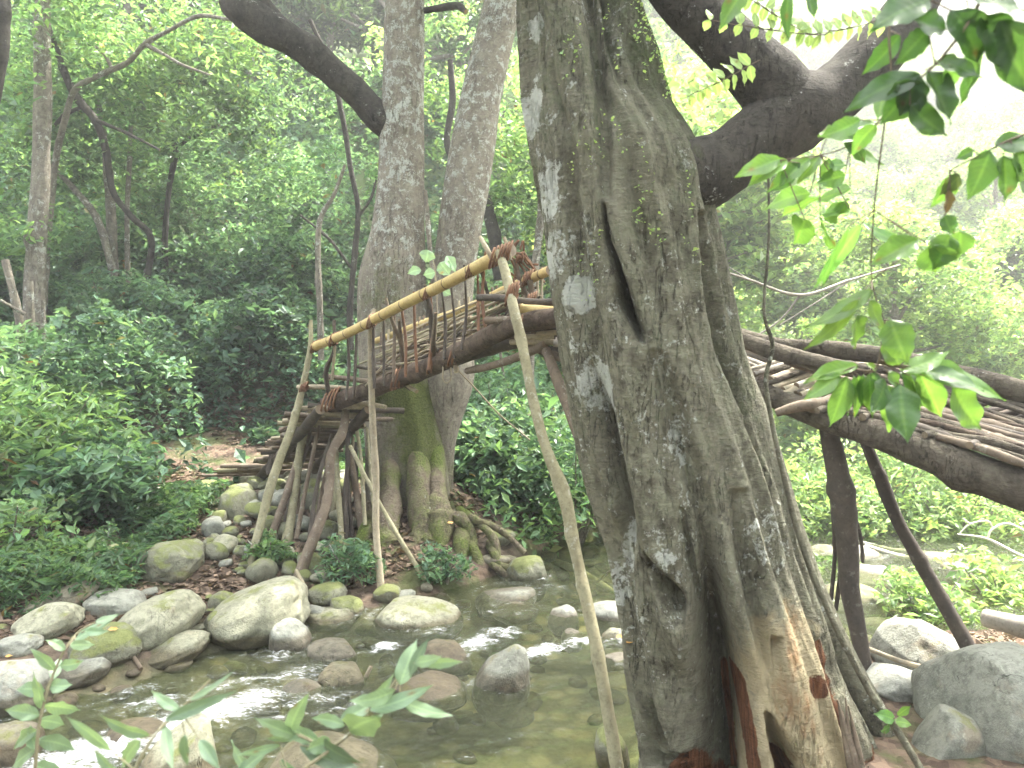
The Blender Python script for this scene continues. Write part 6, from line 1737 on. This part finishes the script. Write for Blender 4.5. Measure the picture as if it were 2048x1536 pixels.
wood('bleached forked driftwood branches right of the leaning prop', [(1915, 1068, 6.6), (1975, 1078, 6.5), (2040, 1110, 6.3), (2120, 1140, 6.2)], [1.5, 2.5, 3, 3.5], 'stick_white', 'driftwood', 'driftwood',
     [([(1920, 1066, 6.6), (1940, 1048, 6.6), (1975, 1042, 6.6), (1985, 1055, 6.6)], [1.2, 1.8, 1.8, 1.6]), ([(1975, 1078, 6.5), (1985, 1058, 6.5), (2020, 1048, 6.5), (2080, 1080, 6.4)], [2.2, 2.2, 2, 1.6]), ([(1940, 1048, 6.6), (1925, 1036, 6.6)], [2, 1]), ([(2040, 1050, 6.4), (2100, 1020, 6.4)], [3, 2])])
wood('long thin pole fallen across the gravel bar, the upper one', [(1715, 1082, 7.2), (1790, 1100, 7.1), (1900, 1110, 6.9), (1990, 1125, 6.7), (2060, 1120, 6.6)], [3, 4, 4, 4, 3], 'stick_white', 'fallen_pole', 'pole')
wood('long thin pole fallen across the gravel bar, the lower one', [(1730, 1090, 6.9), (1800, 1112, 6.8), (1880, 1125, 6.7), (2000, 1155, 6.5)], [3, 4, 3, 2], 'stick_white', 'fallen_pole', 'pole')
wood('thin reddish stick lying from the thick prop to the massive boulder', [(1738, 1298, 3.7), (1800, 1322, 3.6), (1850, 1335, 3.5), (1905, 1345, 3.3)], [5, 5, 5, 5], 'stick_pale', 'fallen_stick', 'stick')
wood('short grey log end entering from the right border', [(1970, 1235, 3.9), (2020, 1248, 3.8), (2100, 1275, 3.7)], [17, 19, 20], 'stick_grey', 'fallen_log', 'log')
wood('upright snapped twig beside the pale dome rock in midstream', [(716, 1390, 4.35), (724, 1370, 4.35), (742, 1333, 4.35)], [4, 4, 3], 'stick_pale', 'twig', 'twig')
wood('small stick propped against the rounded olive boulder at the water', [(262, 1305, 4.5), (272, 1322, 4.45), (282, 1338, 4.4)], [4, 4, 4], 'stick_brown', 'stick', 'stick')
wood('bare arching twigs hanging right of the fluted trunk', [(1440, 540, 4.6), (1500, 560, 4.8), (1600, 590, 5.0), (1700, 560, 5.2), (1800, 530, 5.4)], [2, 2.5, 3, 2.5, 2], 'stick_grey', 'bare_twig', 'twig',
     [([(1600, 590, 5.0), (1560, 640, 5.0), (1500, 680, 5.0)], [2, 2, 1.5]), ([(1700, 560, 5.2), (1640, 600, 5.1), (1560, 650, 5.1)], [2, 1.5, 1]), ([(1500, 560, 4.8), (1450, 530, 4.8)], [1.5, 1])])

# single fallen leaves on the stones
for k, (px, py, sz, lab) in enumerate([(1232, 1278, .05, 'orange fallen leaf lying on the leafy olive rock, upper one'), (1252, 1290, .045, 'yellow fallen leaf lying on the leafy olive rock, lower one'),
                                       (218, 1262, .05, 'orange fallen leaf between the mossy boulder and the rounded boulder'), (12, 1316, .045, 'yellow fallen leaf on the mud at the left border'), (895, 1048, .05, 'red brown leaf caught on the roots of the twin tree')]):
    c = P(px, py, 4.9 if px > 1000 else 6.4 if px > 800 else 5.1)
    dg = bpy.context.evaluated_depsgraph_get()
    ok, loc_, nrm_, *_r = scn.ray_cast(dg, Vector((0, 0, CAM_Z)), Vector(c - np.array([0, 0, CAM_Z])).normalized())
    if not ok: continue
    mb = MB(); b_ = np.array(loc_) + np.array([0, -.01, .012])
    leaf3(mb, b_, b_ + np.array([sz, .02, .004]), sz * .6, (0, -.3, 1), (.8, .9, .55, 1), rs=np.random.default_rng(k))
    o = mb.build('fallen_leaf', M['leaf_orange'], origin=b_); o.location = tuple(b_); tag(o, lab, 'leaf')

# ------------------------------------------------------------------ haze
def haze():  # added volume imitating the milky veil and glow of lens flare
    bm = bmesh.new(); bmesh.ops.create_cube(bm, size=1)
    me = bpy.data.meshes.new('haze'); bm.to_mesh(me); bm.free()
    o = link('haze', me)
    o.scale = (360, 320, 150); o.location = (0, 115, 150 / 2 - 4)
    m, N, L = newmat('haze')
    v = N.new('ShaderNodeVolumePrincipled')
    v.inputs['Color'].default_value = (1.0, 1.0, 1.0, 1)
    v.inputs['Density'].default_value = HAZE
    v.inputs['Anisotropy'].default_value = 0.45
    out = N.new('ShaderNodeOutputMaterial'); L.new(v.outputs[0], out.inputs['Volume'])
    me.materials.append(m)
    tag(o, 'haze added for a pale veil like lens flare', kind='stuff')
HAZE = 0.007
if HAZE: haze()
